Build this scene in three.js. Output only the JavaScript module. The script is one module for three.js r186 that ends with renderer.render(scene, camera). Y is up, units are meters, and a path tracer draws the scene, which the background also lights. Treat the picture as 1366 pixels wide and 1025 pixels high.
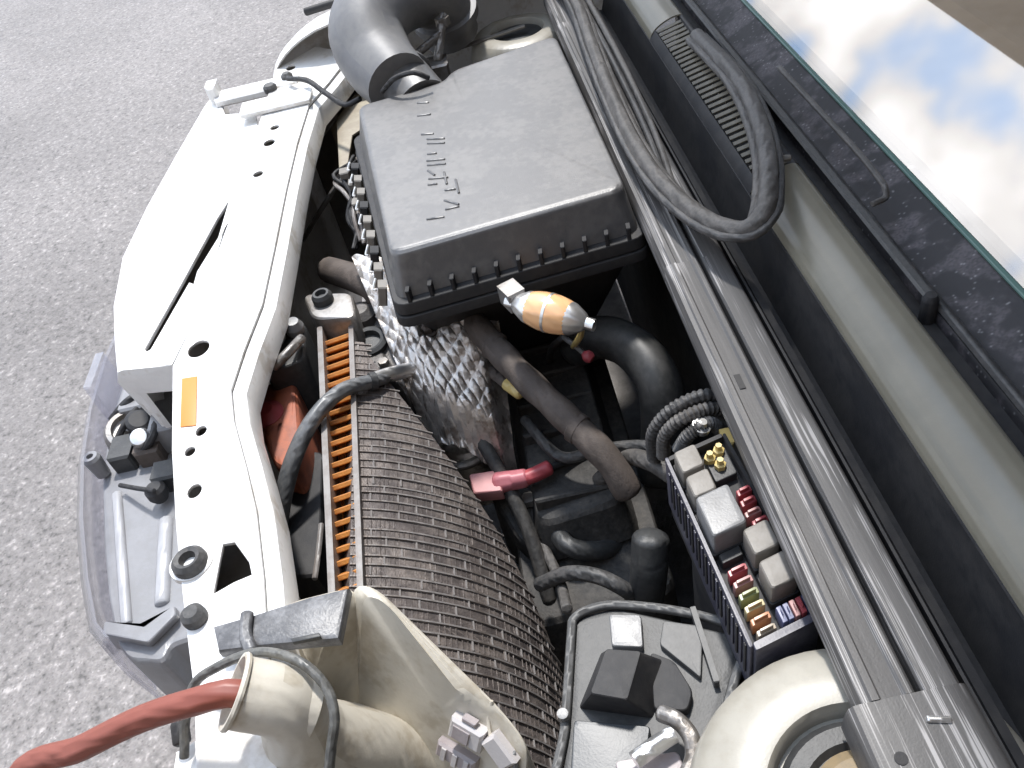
import * as THREE from 'three';
import { mergeGeometries, mergeVertices, toCreasedNormals } from 'three/addons/utils/BufferGeometryUtils.js';

// ---------------------------------------------------------------- camera, sky, sun, exposure
const scene = new THREE.Scene();
const camera = new THREE.PerspectiveCamera(49.36, 4 / 3, 0.02, 400);
camera.position.set(0, 1.62, 0);
camera.up.set(0.2159, 0.7062, -0.6743);
camera.lookAt(-0.0354, 0.9355, -0.7282);
const renderer = new THREE.WebGLRenderer({ antialias: true });
renderer.toneMapping = THREE.LinearToneMapping;
renderer.toneMappingExposure = 1.03;
renderer.shadowMap.enabled = true;

function rng(seed) { let s = seed >>> 0; return () => { s = (s + 0x6D2B79F5) >>> 0; let t = Math.imul(s ^ (s >>> 15), 1 | s); t = (t + Math.imul(t ^ (t >>> 7), 61 | t)) ^ t; return ((t ^ (t >>> 14)) >>> 0) / 4294967296; }; }
const clamp = (v, a = 0, b = 1) => Math.min(b, Math.max(a, v));
const smooth = (a, b, v) => { const t = clamp((v - a) / (b - a)); return t * t * (3 - 2 * t); };
// tileable value noise
function lattice(n, seed) { const r = rng(seed), a = new Float32Array(n * n); for (let i = 0; i < a.length; i++) a[i] = r(); return a; }
function vnoise(L, n, x, y) {
  const xi = Math.floor(x), yi = Math.floor(y); let fx = x - xi, fy = y - yi;
  fx = fx * fx * (3 - 2 * fx); fy = fy * fy * (3 - 2 * fy);
  const x0 = ((xi % n) + n) % n, x1 = (x0 + 1) % n, y0 = ((yi % n) + n) % n, y1 = (y0 + 1) % n;
  const a = L[y0 * n + x0], b = L[y0 * n + x1], c = L[y1 * n + x0], d = L[y1 * n + x1];
  return a + (b - a) * fx + (c - a) * fy + (a - b - c + d) * fx * fy;
}
function fbmField(size, freq, oct, seed, gain = 0.5) {
  const out = new Float32Array(size * size); let amp = 1, tot = 0;
  for (let o = 0; o < oct; o++) {
    const n = freq << o, L = lattice(n, seed + o * 17), k = n / size;
    for (let y = 0; y < size; y++) for (let x = 0; x < size; x++) out[y * size + x] += amp * vnoise(L, n, x * k, y * k);
    tot += amp; amp *= gain;
  }
  for (let i = 0; i < out.length; i++) out[i] /= tot;
  return out;
}

// one sky: broken bright cloud with blue between
{
  const W = 1024, H = 512, d = new Float32Array(W * H * 4);
  const N = 64, L1 = lattice(N, 5), L2 = lattice(N, 9), L3 = lattice(N, 13), L4 = lattice(N, 21);
  for (let j = 0; j < H; j++) for (let i = 0; i < W; i++) {
    const az = ((i + 0.5) / W - 0.5) * Math.PI * 2, el = ((j + 0.5) / H - 0.5) * Math.PI;
    const y = Math.sin(el), x = Math.cos(el) * Math.cos(az), z = Math.cos(el) * Math.sin(az);
    const s = 1 / (Math.max(y, 0) + 0.18), u = x * s * 6 + 28, v = z * s * 6 + 28;
    const f = 0.5 * vnoise(L1, N, u, v) + 0.27 * vnoise(L2, N, u * 2.1, v * 2.1) + 0.15 * vnoise(L3, N, u * 4.3, v * 4.3) + 0.08 * vnoise(L4, N, u * 9.1, v * 9.1);
    const c = smooth(0.38, 0.56, f), k = (j * W + i) * 4, h = smooth(-0.02, 0.35, y);
    const sd = (x * 0.05 + y * 0.89 - z * 0.453), glow = Math.exp(-(1 - sd) / 0.25);   // cloud near the sun scatters more towards the eye
    const blue = [0.74 - 0.2 * h, 0.95 - 0.16 * h, 1.25 - 0.05 * h].map(b => b * (1.15 + 1.5 * glow));
    const cl = (1.2 + 0.6 * smooth(0.5, 0.75, f)) * (1 + 1.6 * glow);
    for (let q = 0; q < 3; q++) {
      let val = blue[q] + (cl * [1, 0.99, 1][q] - blue[q]) * c;
      if (y < 0) val = 0.25;
      d[k + q] = val;
    }
    d[k + 3] = 1;
  }
  const sky = new THREE.DataTexture(d, W, H, THREE.RGBAFormat, THREE.FloatType);
  sky.mapping = THREE.EquirectangularReflectionMapping; sky.magFilter = THREE.LinearFilter; sky.minFilter = THREE.LinearFilter; sky.needsUpdate = true;
  scene.background = sky; scene.environment = sky;
}
const sun = new THREE.DirectionalLight(new THREE.Color(1, 0.965, 0.92), 4.8);
sun.position.set(0.0, 9.7, -5.53); sun.target.position.set(-0.2, 0.8, -1);
sun.castShadow = true; sun.shadow.radius = 9; sun.shadow.mapSize.set(2048, 2048);
Object.assign(sun.shadow.camera, { left: -5, right: 5, top: 5, bottom: -5, near: 0.5, far: 30 });
scene.add(sun, sun.target);

// ---------------------------------------------------------------- helpers
const V = (a) => new THREE.Vector3(a[0], a[1], a[2]);
function metreUV(g, off = 0) {           // texture coordinates in metres from the dominant direction of each face
  g = g.index ? g.toNonIndexed() : g; const p = g.attributes.position, uv = new Float32Array(p.count * 2);
  const a = new THREE.Vector3(), b = new THREE.Vector3(), c = new THREE.Vector3(), n = new THREE.Vector3();
  for (let i = 0; i < p.count; i += 3) {
    a.fromBufferAttribute(p, i); b.fromBufferAttribute(p, i + 1); c.fromBufferAttribute(p, i + 2);
    n.copy(b).sub(a).cross(c.clone().sub(a)); const x = Math.abs(n.x), y = Math.abs(n.y), z = Math.abs(n.z);
    [a, b, c].forEach((q, k) => { const w = y >= x && y >= z ? [q.x, q.z] : x >= z ? [q.z, q.y] : [q.x, q.y]; uv[(i + k) * 2] = w[0] + off; uv[(i + k) * 2 + 1] = w[1] + off; });
  }
  g.setAttribute('uv', new THREE.BufferAttribute(uv, 2)); return g;
}
function fin(g, crease = 0.6) { g.deleteAttribute('normal'); if (g.attributes.uv) g.deleteAttribute('uv'); g = mergeVertices(g, 1e-5); g = toCreasedNormals(g, crease); return metreUV(g); }
function merge(list) { return mergeGeometries(list.map(g => { let h = g.index ? g.toNonIndexed() : g; for (const k of Object.keys(h.attributes)) if (!['position', 'normal', 'uv'].includes(k)) h.deleteAttribute(k); return h; })); }
const used = {};
function numbered(n) { const k = used[n] = (used[n] ?? -1) + 1; return k ? n + '_' + String(k).padStart(3, '0') : n; }
function mesh(name, g, m, parent) {
  const o = new THREE.Mesh(g, m); o.castShadow = o.receiveShadow = true;
  o.name = parent ? name : numbered(name); (parent || scene).add(o); return o;
}
function thing(name, label, category, group) { const o = new THREE.Group(); o.name = numbered(name); o.userData = { label, category }; if (group) o.userData.group = group; scene.add(o); return o; }
function tag(o, label, category, group) { o.userData.label = label; o.userData.category = category; if (group) o.userData.group = group; return o; }
function struct(o) { o.userData.kind = 'structure'; return o; }
function box(x0, x1, y0, y1, z0, z1, bev = 0.002) {
  const sx = Math.abs(x1 - x0), sy = Math.abs(y1 - y0), sz = Math.abs(z1 - z0); bev = Math.min(bev, sx / 3, sy / 3, sz / 3);
  const s = new THREE.Shape(); s.moveTo(-sx / 2 + bev, -sy / 2 + bev); s.lineTo(sx / 2 - bev, -sy / 2 + bev); s.lineTo(sx / 2 - bev, sy / 2 - bev); s.lineTo(-sx / 2 + bev, sy / 2 - bev); s.closePath();
  const g = new THREE.ExtrudeGeometry(s, { depth: sz - 2 * bev, bevelEnabled: true, bevelSize: bev, bevelThickness: bev, bevelSegments: 1 });
  g.translate((x0 + x1) / 2, (y0 + y1) / 2, Math.min(z0, z1) + bev); return fin(g, 0.5);
}
function loft(rings, { cap0 = true, cap1 = true, closed = true, crease = 0.6 } = {}) {
  const n = rings[0].length, pos = [], idx = [];
  rings.forEach(r => r.forEach(p => pos.push(p.x, p.y, p.z)));
  const m = closed ? n : n - 1;
  for (let i = 0; i < rings.length - 1; i++) for (let j = 0; j < m; j++) { const a = i * n + j, b = i * n + (j + 1) % n, c = a + n, e = b + n; idx.push(a, b, e, a, e, c); }
  const cap = (k, flip) => { const c = new THREE.Vector3(); rings[k].forEach(p => c.add(p)); c.divideScalar(n); const ci = pos.length / 3; pos.push(c.x, c.y, c.z); for (let j = 0; j < n; j++) { const a = k * n + j, b = k * n + (j + 1) % n; flip ? idx.push(ci, b, a) : idx.push(ci, a, b); } };
  if (cap0) cap(0, true); if (cap1) cap(rings.length - 1, false);
  const g = new THREE.BufferGeometry(); g.setAttribute('position', new THREE.Float32BufferAttribute(pos, 3)); g.setIndex(idx);
  return fin(g, crease);
}
function roundRing(c, r, seg = 4) {       // rounds the corners of a polygon of points
  const out = [], n = c.length;
  for (let i = 0; i < n; i++) {
    const p = c[i], a = c[(i + n - 1) % n], b = c[(i + 1) % n];
    const ra = Math.min(r, p.distanceTo(a) * 0.45), rb = Math.min(r, p.distanceTo(b) * 0.45);
    const s = p.clone().add(a.clone().sub(p).setLength(ra)), e = p.clone().add(b.clone().sub(p).setLength(rb));
    for (let k = 0; k <= seg; k++) { const t = k / seg; out.push(s.clone().multiplyScalar((1 - t) * (1 - t)).addScaledVector(p, 2 * t * (1 - t)).addScaledVector(e, t * t)); }
  }
  return out;
}
const centre = (r) => r.reduce((s, p) => s.add(p), new THREE.Vector3()).divideScalar(r.length);
function inset(r, d, dy = 0) { const c = centre(r); return r.map(p => { const q = c.clone().sub(p); q.y = 0; q.setLength(d); return p.clone().add(q).add(new THREE.Vector3(0, dy, 0)); }); }
// closed solid from a bottom outline to a top outline with rounded corners and a rounded top edge
function solid(bot, top, r = 0.01, bev = 0.004, crease = 0.5) {
  const B = roundRing(bot.map(V), r), T = roundRing(top.map(V), r), rings = [B];
  for (let k = 0; k <= 3; k++) { const a = k / 3 * Math.PI / 2; rings.push(inset(T, bev * (1 - Math.cos(a)), -bev * (1 - Math.sin(a)))); }
  rings.push(inset(T, bev * 1.6), inset(T, bev * 2.4)); return loft(rings, { crease });
}
const up = (pts, y) => pts.map(p => [p[0], y, p[2]]);
function ringAt(p, dir, r, n, ref) {
  const d = dir.clone().normalize(); let u = (ref || new THREE.Vector3(0, 1, 0)).clone(); if (Math.abs(u.dot(d)) > 0.95) u.set(1, 0, 0);
  u.addScaledVector(d, -u.dot(d)).normalize(); const w = d.clone().cross(u), out = [];
  for (let i = 0; i < n; i++) { const a = i / n * Math.PI * 2; out.push(p.clone().addScaledVector(u, Math.cos(a) * r).addScaledVector(w, Math.sin(a) * r)); }
  return out;
}
// tube along points with rounded end caps; radius is a number or a function of 0..1
function tube(pts, r, { seg = 40, n = 12, round = true, cap = true } = {}) {
  const c = new THREE.CatmullRomCurve3(pts.map(V), false, 'centripetal'), rf = typeof r === 'function' ? r : () => r, rings = [];
  const P = (t) => c.getPointAt(clamp(t)), T = (t) => c.getTangentAt(clamp(t));
  let ref = new THREE.Vector3(0, 1, 0); if (Math.abs(T(0).dot(ref)) > 0.9) ref.set(1, 0, 0);
  const add = (t, off, k) => { const d = T(t); ref = ref.clone().addScaledVector(d, -ref.dot(d)).normalize(); rings.push(ringAt(P(t).addScaledVector(d, off), d, rf(t) * k, n, ref)); };
  if (round && cap) for (const a of [80, 50, 25]) add(0, -rf(0) * 0.5 * Math.sin(a * Math.PI / 180), Math.cos(a * Math.PI / 180));
  for (let i = 0; i <= seg; i++) add(i / seg, 0, 1);
  if (round && cap) for (const a of [25, 50, 80]) add(1, rf(1) * 0.5 * Math.sin(a * Math.PI / 180), Math.cos(a * Math.PI / 180));
  return loft(rings, { cap0: cap, cap1: cap, crease: 0.9 });
}
// solid of revolution: profile of [radius, along] from base point along a direction
function turned(base, dir, prof, n = 32, crease = 0.5) { const b = V(base), d = V(dir).normalize(); return loft(prof.map(([r, h]) => ringAt(b.clone().addScaledVector(d, h), d, Math.max(r, 1e-4), n)), { crease }); }
// flat sheet cut to an outline in x/z with holes, y is its top
function sheet(outline, y, thick, holes = [], bev = 0.003) {
  const s = new THREE.Shape(outline.map(p => new THREE.Vector2(p[0], -p[2])));
  for (const h of holes) s.holes.push(new THREE.Path(h.map(p => new THREE.Vector2(p[0], -p[2]))));
  const g = new THREE.ExtrudeGeometry(s, { depth: thick - 2 * bev, bevelEnabled: bev > 0, bevelSize: bev, bevelOffset: -bev, bevelThickness: bev, bevelSegments: 2, curveSegments: 8 });
  g.rotateX(-Math.PI / 2); g.translate(0, y - thick + bev, 0); return fin(g, 0.5);
}
function oval(c, rx, rz, rot = 0, n = 18) { const o = []; for (let i = 0; i < n; i++) { const a = -i / n * Math.PI * 2, x = Math.cos(a) * rx, z = Math.sin(a) * rz; o.push([c[0] + x * Math.cos(rot) - z * Math.sin(rot), c[1], c[2] + x * Math.sin(rot) + z * Math.cos(rot)]); } return o; }
// open curved sheet following a section of [x, y] along z, given a thickness
function section(prof, z0, z1, t = 0.004, steps = 1) {
  const top = prof.map(([x, y]) => [x, y]), bot = prof.map(([x, y], i) => { const a = prof[Math.max(0, i - 1)], b = prof[Math.min(prof.length - 1, i + 1)]; let nx = b[1] - a[1], ny = -(b[0] - a[0]); const l = Math.hypot(nx, ny); return [x + nx / l * t, y + ny / l * t]; }).reverse();
  const all = [...top, ...bot], rings = []; for (let k = 0; k <= steps; k++) { const z = z0 + (z1 - z0) * k / steps; rings.push(all.map(([x, y]) => new THREE.Vector3(x, y, z))); }
  const g0 = loft(rings, { cap0: false, cap1: false, crease: 0.55 });
  // end faces
  const caps = [z0, z1].map((z, k) => { const s = new THREE.Shape(all.map(([x, y]) => new THREE.Vector2(x, y))), g = new THREE.ShapeGeometry(s); g.translate(0, 0, z); return metreUV(g); });
  return merge([g0, ...caps]);
}
function curve2(pts, n = 24) { const c = new THREE.CatmullRomCurve3(pts.map(p => new THREE.Vector3(p[0], p[1], 0)), false, 'centripetal'); return c.getPoints(n).map(p => [p.x, p.y]); }

// ---------------------------------------------------------------- materials
function dtex(size, fn, srgb) {
  const d = new Uint8Array(size * size * 4);
  for (let i = 0; i < size * size; i++) { const c = fn(i, i % size, (i / size) | 0); for (let q = 0; q < 3; q++) { let v = clamp(c[q]); if (srgb) v = v <= 0.0031308 ? v * 12.92 : 1.055 * Math.pow(v, 1 / 2.4) - 0.055; d[i * 4 + q] = v * 255; } d[i * 4 + 3] = 255; }
  const t = new THREE.DataTexture(d, size, size); t.wrapS = t.wrapT = THREE.RepeatWrapping; t.magFilter = THREE.LinearFilter; t.minFilter = THREE.LinearMipmapLinearFilter; t.generateMipmaps = true; if (srgb) t.colorSpace = THREE.SRGBColorSpace; t.needsUpdate = true; return t;
}
const S = 512, fineF = fbmField(S, 32, 4, 3), midF = fbmField(S, 6, 6, 7), bigF = fbmField(S, 2, 5, 11), spk = (() => { const r = rng(77), a = new Float32Array(S * S); for (let i = 0; i < a.length; i++) a[i] = r(); return a; })();
const bumpTex = dtex(S, i => { const v = 0.55 * fineF[i] + 0.45 * midF[i]; return [v, v, v]; });
const bump = (rep) => { const t = bumpTex.clone(); t.repeat.set(rep, rep); t.needsUpdate = true; return t; };
// two-tone surface: base colour with patches of a second colour (dust, grime) and a fine grain
function grime(a, b, amount, rep, grain = 0.08, lo = 0.32, hi = 0.72, seedShift = 0) {
  const t = dtex(S, (i) => { const k = (i + seedShift * 7919) % (S * S), m = amount * smooth(lo, hi, 0.6 * midF[k] + 0.4 * bigF[k] + 0.35 * (fineF[i] - 0.5)), g = 1 + grain * (fineF[i] - 0.5) * 2 + grain * 0.6 * (spk[i] - 0.5); return [0, 1, 2].map(q => (a[q] + (b[q] - a[q]) * m) * g); }, true);
  t.repeat.set(rep, rep); return t;
}
function mat(map, rough, o = {}) { const { br = 16, bs = 0.00015, ...rest } = o; const m = new THREE.MeshPhysicalMaterial({ roughness: rough, side: THREE.DoubleSide, ...rest }); if (Array.isArray(map)) m.color.setRGB(...map); else m.map = map; if (bs) { m.bumpMap = bump(br); m.bumpScale = bs; } return m; }
const M = {
  paint: mat(grime([0.78, 0.77, 0.75], [0.52, 0.48, 0.42], 0.75, 3.2, 0.05, 0.52, 0.72), 0.35, { clearcoat: 0.4, clearcoatRoughness: 0.2, bs: 0.00015 }),
  cowlShadePaint: mat(grime([0.19, 0.175, 0.135], [0.15, 0.138, 0.105], 0.7, 2.6, 0.04), 0.3, { bs: 0.00008 }),  // olive tone set darker, part of the cowl shade is in the colour
  cream: mat(grime([0.33, 0.31, 0.265], [0.24, 0.22, 0.18], 0.7, 6, 0.08, 0.4, 0.78), 0.38, { bs: 0.0001 }),
  dustSteel: (() => { const L = lattice(256, 61), L2 = lattice(64, 67), n = S; const t = dtex(n, (i, x, y) => { const st = vnoise(L, 256, x * 256 / n, y * 16 / n), st2 = vnoise(L2, 64, x * 64 / n, y * 8 / n), k = 0.35 * st + 0.3 * st2 + 0.35 * midF[i], w = smooth(0.57, 0.68, k) * smooth(0.48, 0.58, bigF[i]), v = 0.050 + 0.065 * k + 0.24 * w; return [v * 1.03, v * 0.985, v * 0.96]; }, true); t.repeat.set(5, 1.1); return mat(t, 0.5, { bs: 0.0002, br: 20 }); })(),
  blackPlastic: mat(grime([0.022, 0.022, 0.024], [0.04, 0.038, 0.037], 0.8, 3.3, 0.1), 0.6, { specularIntensity: 0.7, bs: 0.0002, br: 20 }),
  lid: mat(grime([0.082, 0.080, 0.080], [0.12, 0.115, 0.11], 0.8, 3.4, 0.10, 0.42, 0.68), 0.42, { ior: 1.8, bs: 0.00025, br: 24 }),
  rubber: mat(grime([0.04, 0.04, 0.04], [0.085, 0.08, 0.077], 0.8, 9, 0.1), 0.55, { bs: 0.0003, br: 16 }),
  dustRubber: mat(grime([0.062, 0.058, 0.054], [0.105, 0.097, 0.09], 0.9, 9, 0.1), 0.6, { bs: 0.0003, br: 16 }),
  debris: mat(dtex(S, (i) => { const q = spk[(i * 7) % (S * S)], s = smooth(0.45, 0.62, fineF[i]) * (0.25 + 0.75 * q) * smooth(0.35, 0.6, midF[i]), w = q > 0.985 ? 0.16 : 0; return [0.018 + 0.075 * s + w, 0.017 + 0.066 * s + w, 0.020 + 0.070 * s + w]; }, true), 0.7, { bs: 0.0006, br: 8 }),
  engine: mat(grime([0.022, 0.021, 0.020], [0.055, 0.05, 0.045], 0.8, 4.7, 0.25), 0.7, { bs: 0.0015, br: 7 }),
  greyMetal: mat(grime([0.30, 0.29, 0.28], [0.14, 0.12, 0.10], 0.8, 6.1, 0.15), 0.45, { metalness: 0.6, bs: 0.0004 }),
  bright: mat([0.78, 0.77, 0.75], 0.34, { metalness: 0.9, bs: 0 }),
  foil: mat(grime([0.68, 0.635, 0.59], [0.26, 0.215, 0.18], 0.9, 5.3, 0.15, 0.46, 0.70), 0.45, { metalness: 0.85, bs: 0.0004 }),
  brownPipe: mat(grime([0.10, 0.08, 0.068], [0.055, 0.043, 0.036], 0.8, 9, 0.2), 0.75, { bs: 0.0008, br: 14 }),
  rust: mat(grime([0.50, 0.20, 0.035], [0.30, 0.10, 0.02], 0.9, 16, 0.2), 0.6, { bs: 0.0006 }),
  core: mat(grime([0.095, 0.080, 0.075], [0.17, 0.145, 0.13], 0.9, 4, 0.3, 0.4, 0.66), 0.55, { metalness: 0.3, bs: 0.0012, br: 20 }),
  coreFin: mat(grime([0.36, 0.335, 0.32], [0.15, 0.125, 0.11], 0.9, 5, 0.3, 0.4, 0.64), 0.38, { metalness: 0.55, bs: 0.0004 }),
  tank: mat(grime([0.57, 0.53, 0.45], [0.38, 0.33, 0.25], 0.75, 4.6, 0.05, 0.46, 0.74), 0.42, { bs: 0.0004, br: 5 }),
  tankSticker: mat(grime([0.055, 0.055, 0.06], [0.14, 0.14, 0.145], 0.8, 8, 0.1), 0.35, { bs: 0.0003 }),
  hose: mat(grime([0.235, 0.064, 0.042], [0.222, 0.060, 0.039], 0.8, 14, 0.05), 0.45, { bs: 0 }),
  relay: mat(grime([0.20, 0.185, 0.165], [0.15, 0.135, 0.115], 0.8, 14, 0.08), 0.5, { bs: 0.0002 }),
  relayGrey: mat(grime([0.19, 0.19, 0.192], [0.14, 0.14, 0.14], 0.8, 14, 0.08), 0.4, { bs: 0.0002 }),
  slate: mat(grime([0.028, 0.029, 0.030], [0.048, 0.048, 0.047], 0.8, 6, 0.12), 0.5, { bs: 0.0003 }),
  lampGrey: mat(grime([0.24, 0.24, 0.25], [0.19, 0.188, 0.19], 0.8, 4, 0.05), 0.3, { bs: 0.0002 }),
  red: mat([0.36, 0.06, 0.07], 0.45), pink: mat([0.45, 0.20, 0.20], 0.5), orangeRed: mat(grime([0.42, 0.13, 0.07], [0.25, 0.09, 0.06], 0.8, 12, 0.1), 0.55),
  amber: mat([0.80, 0.45, 0.22], 0.2, { clearcoat: 0.6, bs: 0 }), gold: mat([0.55, 0.42, 0.16], 0.35), sticker: mat([0.62, 0.22, 0.035], 0.5, { bs: 0 }),
  tan: mat(grime([0.52, 0.42, 0.31], [0.44, 0.35, 0.25], 0.8, 4, 0.08), 0.7),
  ochre: mat(grime([0.22, 0.16, 0.085], [0.13, 0.10, 0.06], 0.8, 10, 0.15), 0.6),
  timber: mat(grime([0.20, 0.14, 0.09], [0.13, 0.09, 0.06], 0.8, 1.1, 0.15), 0.8),
  lampLight: mat(grime([0.36, 0.36, 0.37], [0.30, 0.30, 0.31], 0.8, 6, 0.05), 0.35),
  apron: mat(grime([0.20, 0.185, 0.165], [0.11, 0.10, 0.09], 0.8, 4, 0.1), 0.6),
  slat: mat(grime([0.16, 0.145, 0.11], [0.09, 0.08, 0.06], 0.8, 14, 0.1), 0.55),
  ductGrey: mat(grime([0.15, 0.15, 0.155], [0.19, 0.186, 0.18], 0.8, 3, 0.05), 0.5, { bs: 0.0002, br: 16 }),
  beige: mat(grime([0.36, 0.32, 0.24], [0.24, 0.20, 0.15], 0.8, 5, 0.08), 0.55),
  railGrey: mat(grime([0.24, 0.225, 0.215], [0.14, 0.115, 0.10], 0.8, 9, 0.1), 0.45),
  hoseGrey: mat(grime([0.085, 0.09, 0.095], [0.16, 0.16, 0.16], 0.8, 7, 0.1), 0.4),
  castGrey: mat(grime([0.12, 0.11, 0.105], [0.06, 0.055, 0.05], 0.8, 8, 0.2), 0.5, { metalness: 0.3, bs: 0.001 }),
  rubberDark: mat(grime([0.022, 0.022, 0.021], [0.05, 0.048, 0.045], 0.8, 5, 0.1), 0.5),
  blackBlue: mat(grime([0.04, 0.04, 0.06], [0.08, 0.08, 0.10], 0.8, 12, 0.1), 0.4),
  slateLight: mat(grime([0.065, 0.065, 0.064], [0.09, 0.088, 0.085], 0.8, 8, 0.1), 0.5),
  bluePlastic: mat(grime([0.035, 0.04, 0.046], [0.05, 0.054, 0.06], 0.8, 8, 0.08), 0.4),
  pinkGrey: mat(grime([0.36, 0.32, 0.32], [0.25, 0.21, 0.21], 0.8, 9, 0.1), 0.45),
  clearish: mat([0.52, 0.49, 0.48], 0.2, { bs: 0.0003 }),
  strap: mat(grime([0.085, 0.085, 0.09], [0.20, 0.20, 0.205], 0.8, 9, 0.12, 0.35, 0.8), 0.4, { bs: 0.0004 }),
  cableGrey: mat(grime([0.08, 0.08, 0.075], [0.15, 0.145, 0.13], 0.8, 12, 0.1), 0.4),
  redPlug: mat([0.42, 0.13, 0.15], 0.45),
};
const fuseMats = { red: mat([0.32, 0.06, 0.07], 0.35, { bs: 0 }), pink: mat([0.36, 0.18, 0.17], 0.35, { bs: 0 }), green: mat([0.22, 0.24, 0.11], 0.35, { bs: 0 }), yellow: mat([0.46, 0.40, 0.22], 0.35, { bs: 0 }), orange: mat([0.44, 0.19, 0.09], 0.35, { bs: 0 }), tan: mat([0.34, 0.28, 0.21], 0.35, { bs: 0 }), blue: mat([0.10, 0.11, 0.20], 0.35, { bs: 0 }) };
const glass = new THREE.MeshPhysicalMaterial({ color: 0xffffff, roughness: 0.02, transmission: 1, thickness: 0, ior: 3.0, side: THREE.DoubleSide });
const lensMat = new THREE.MeshPhysicalMaterial({ color: 0xf2f2f6, roughness: 0.12, transmission: 0.9, thickness: 0, ior: 1.5, side: THREE.DoubleSide });
const glassEdge = mat([0.10, 0.17, 0.15], 0.25, { bs: 0 });

// ---------------------------------------------------------------- ground and shelter
{
  const G = 2048, f1 = fbmField(G, 8, 5, 31), f2 = fbmField(G, 512, 2, 41, 0.8), r = rng(99);
  const t = dtex(G, i => { const s = r(); let v = 0.160 * (0.74 + 0.52 * f1[i]) * (0.60 + 0.80 * f2[i]) * (0.82 + 0.36 * r()); if (f2[i] > 0.80) v *= 1.35; else if (f2[i] < 0.20) v *= 0.7; if (s > 0.985) v *= 1.5; else if (s < 0.03) v *= 0.55; return [v * 1.07, v * 0.985, v * 0.94]; }, true);
  t.repeat.set(1 / 7, 1 / 7);
  const g = new THREE.PlaneGeometry(160, 160); g.rotateX(-Math.PI / 2); metreUV(g);
  const m = new THREE.MeshStandardMaterial({ map: t, roughness: 0.75, side: THREE.DoubleSide }); m.bumpMap = bump(15); m.bumpScale = 0.0014;
  struct(mesh('asphalt_ground', metreUV(g), m));
}
{
  const sh = thing('shelter', 'brown timber shelter with roof and added unseen shading boards beside the car', 'shelter');
  mesh('roof', box(0.36, 7, 2.9, 2.98, -7, 1.25, 0.01), M.timber, sh);
  mesh('fascia', box(0.31, 0.358, 2.78, 3.0, -7, 1.25, 0.005), M.timber, sh);
  for (const [x, z] of [[0.5, -6.6], [6.6, -6.6], [6.6, 1.0]]) mesh('post', box(x, x + 0.14, 0, 2.898, z - 0.07, z + 0.07, 0.006), M.timber, sh);
  for (let i = 0; i < 48; i++) mesh('shade_board', box(-2.6 + i * 0.2, -2.405 + i * 0.2, 0, i < 15 ? 2.75 : 2.897, 1.15, 1.175 + 0.006 * (i % 2), 0.003), M.timber, sh);  // side boards added out of view to darken surfaces facing them
}

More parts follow.
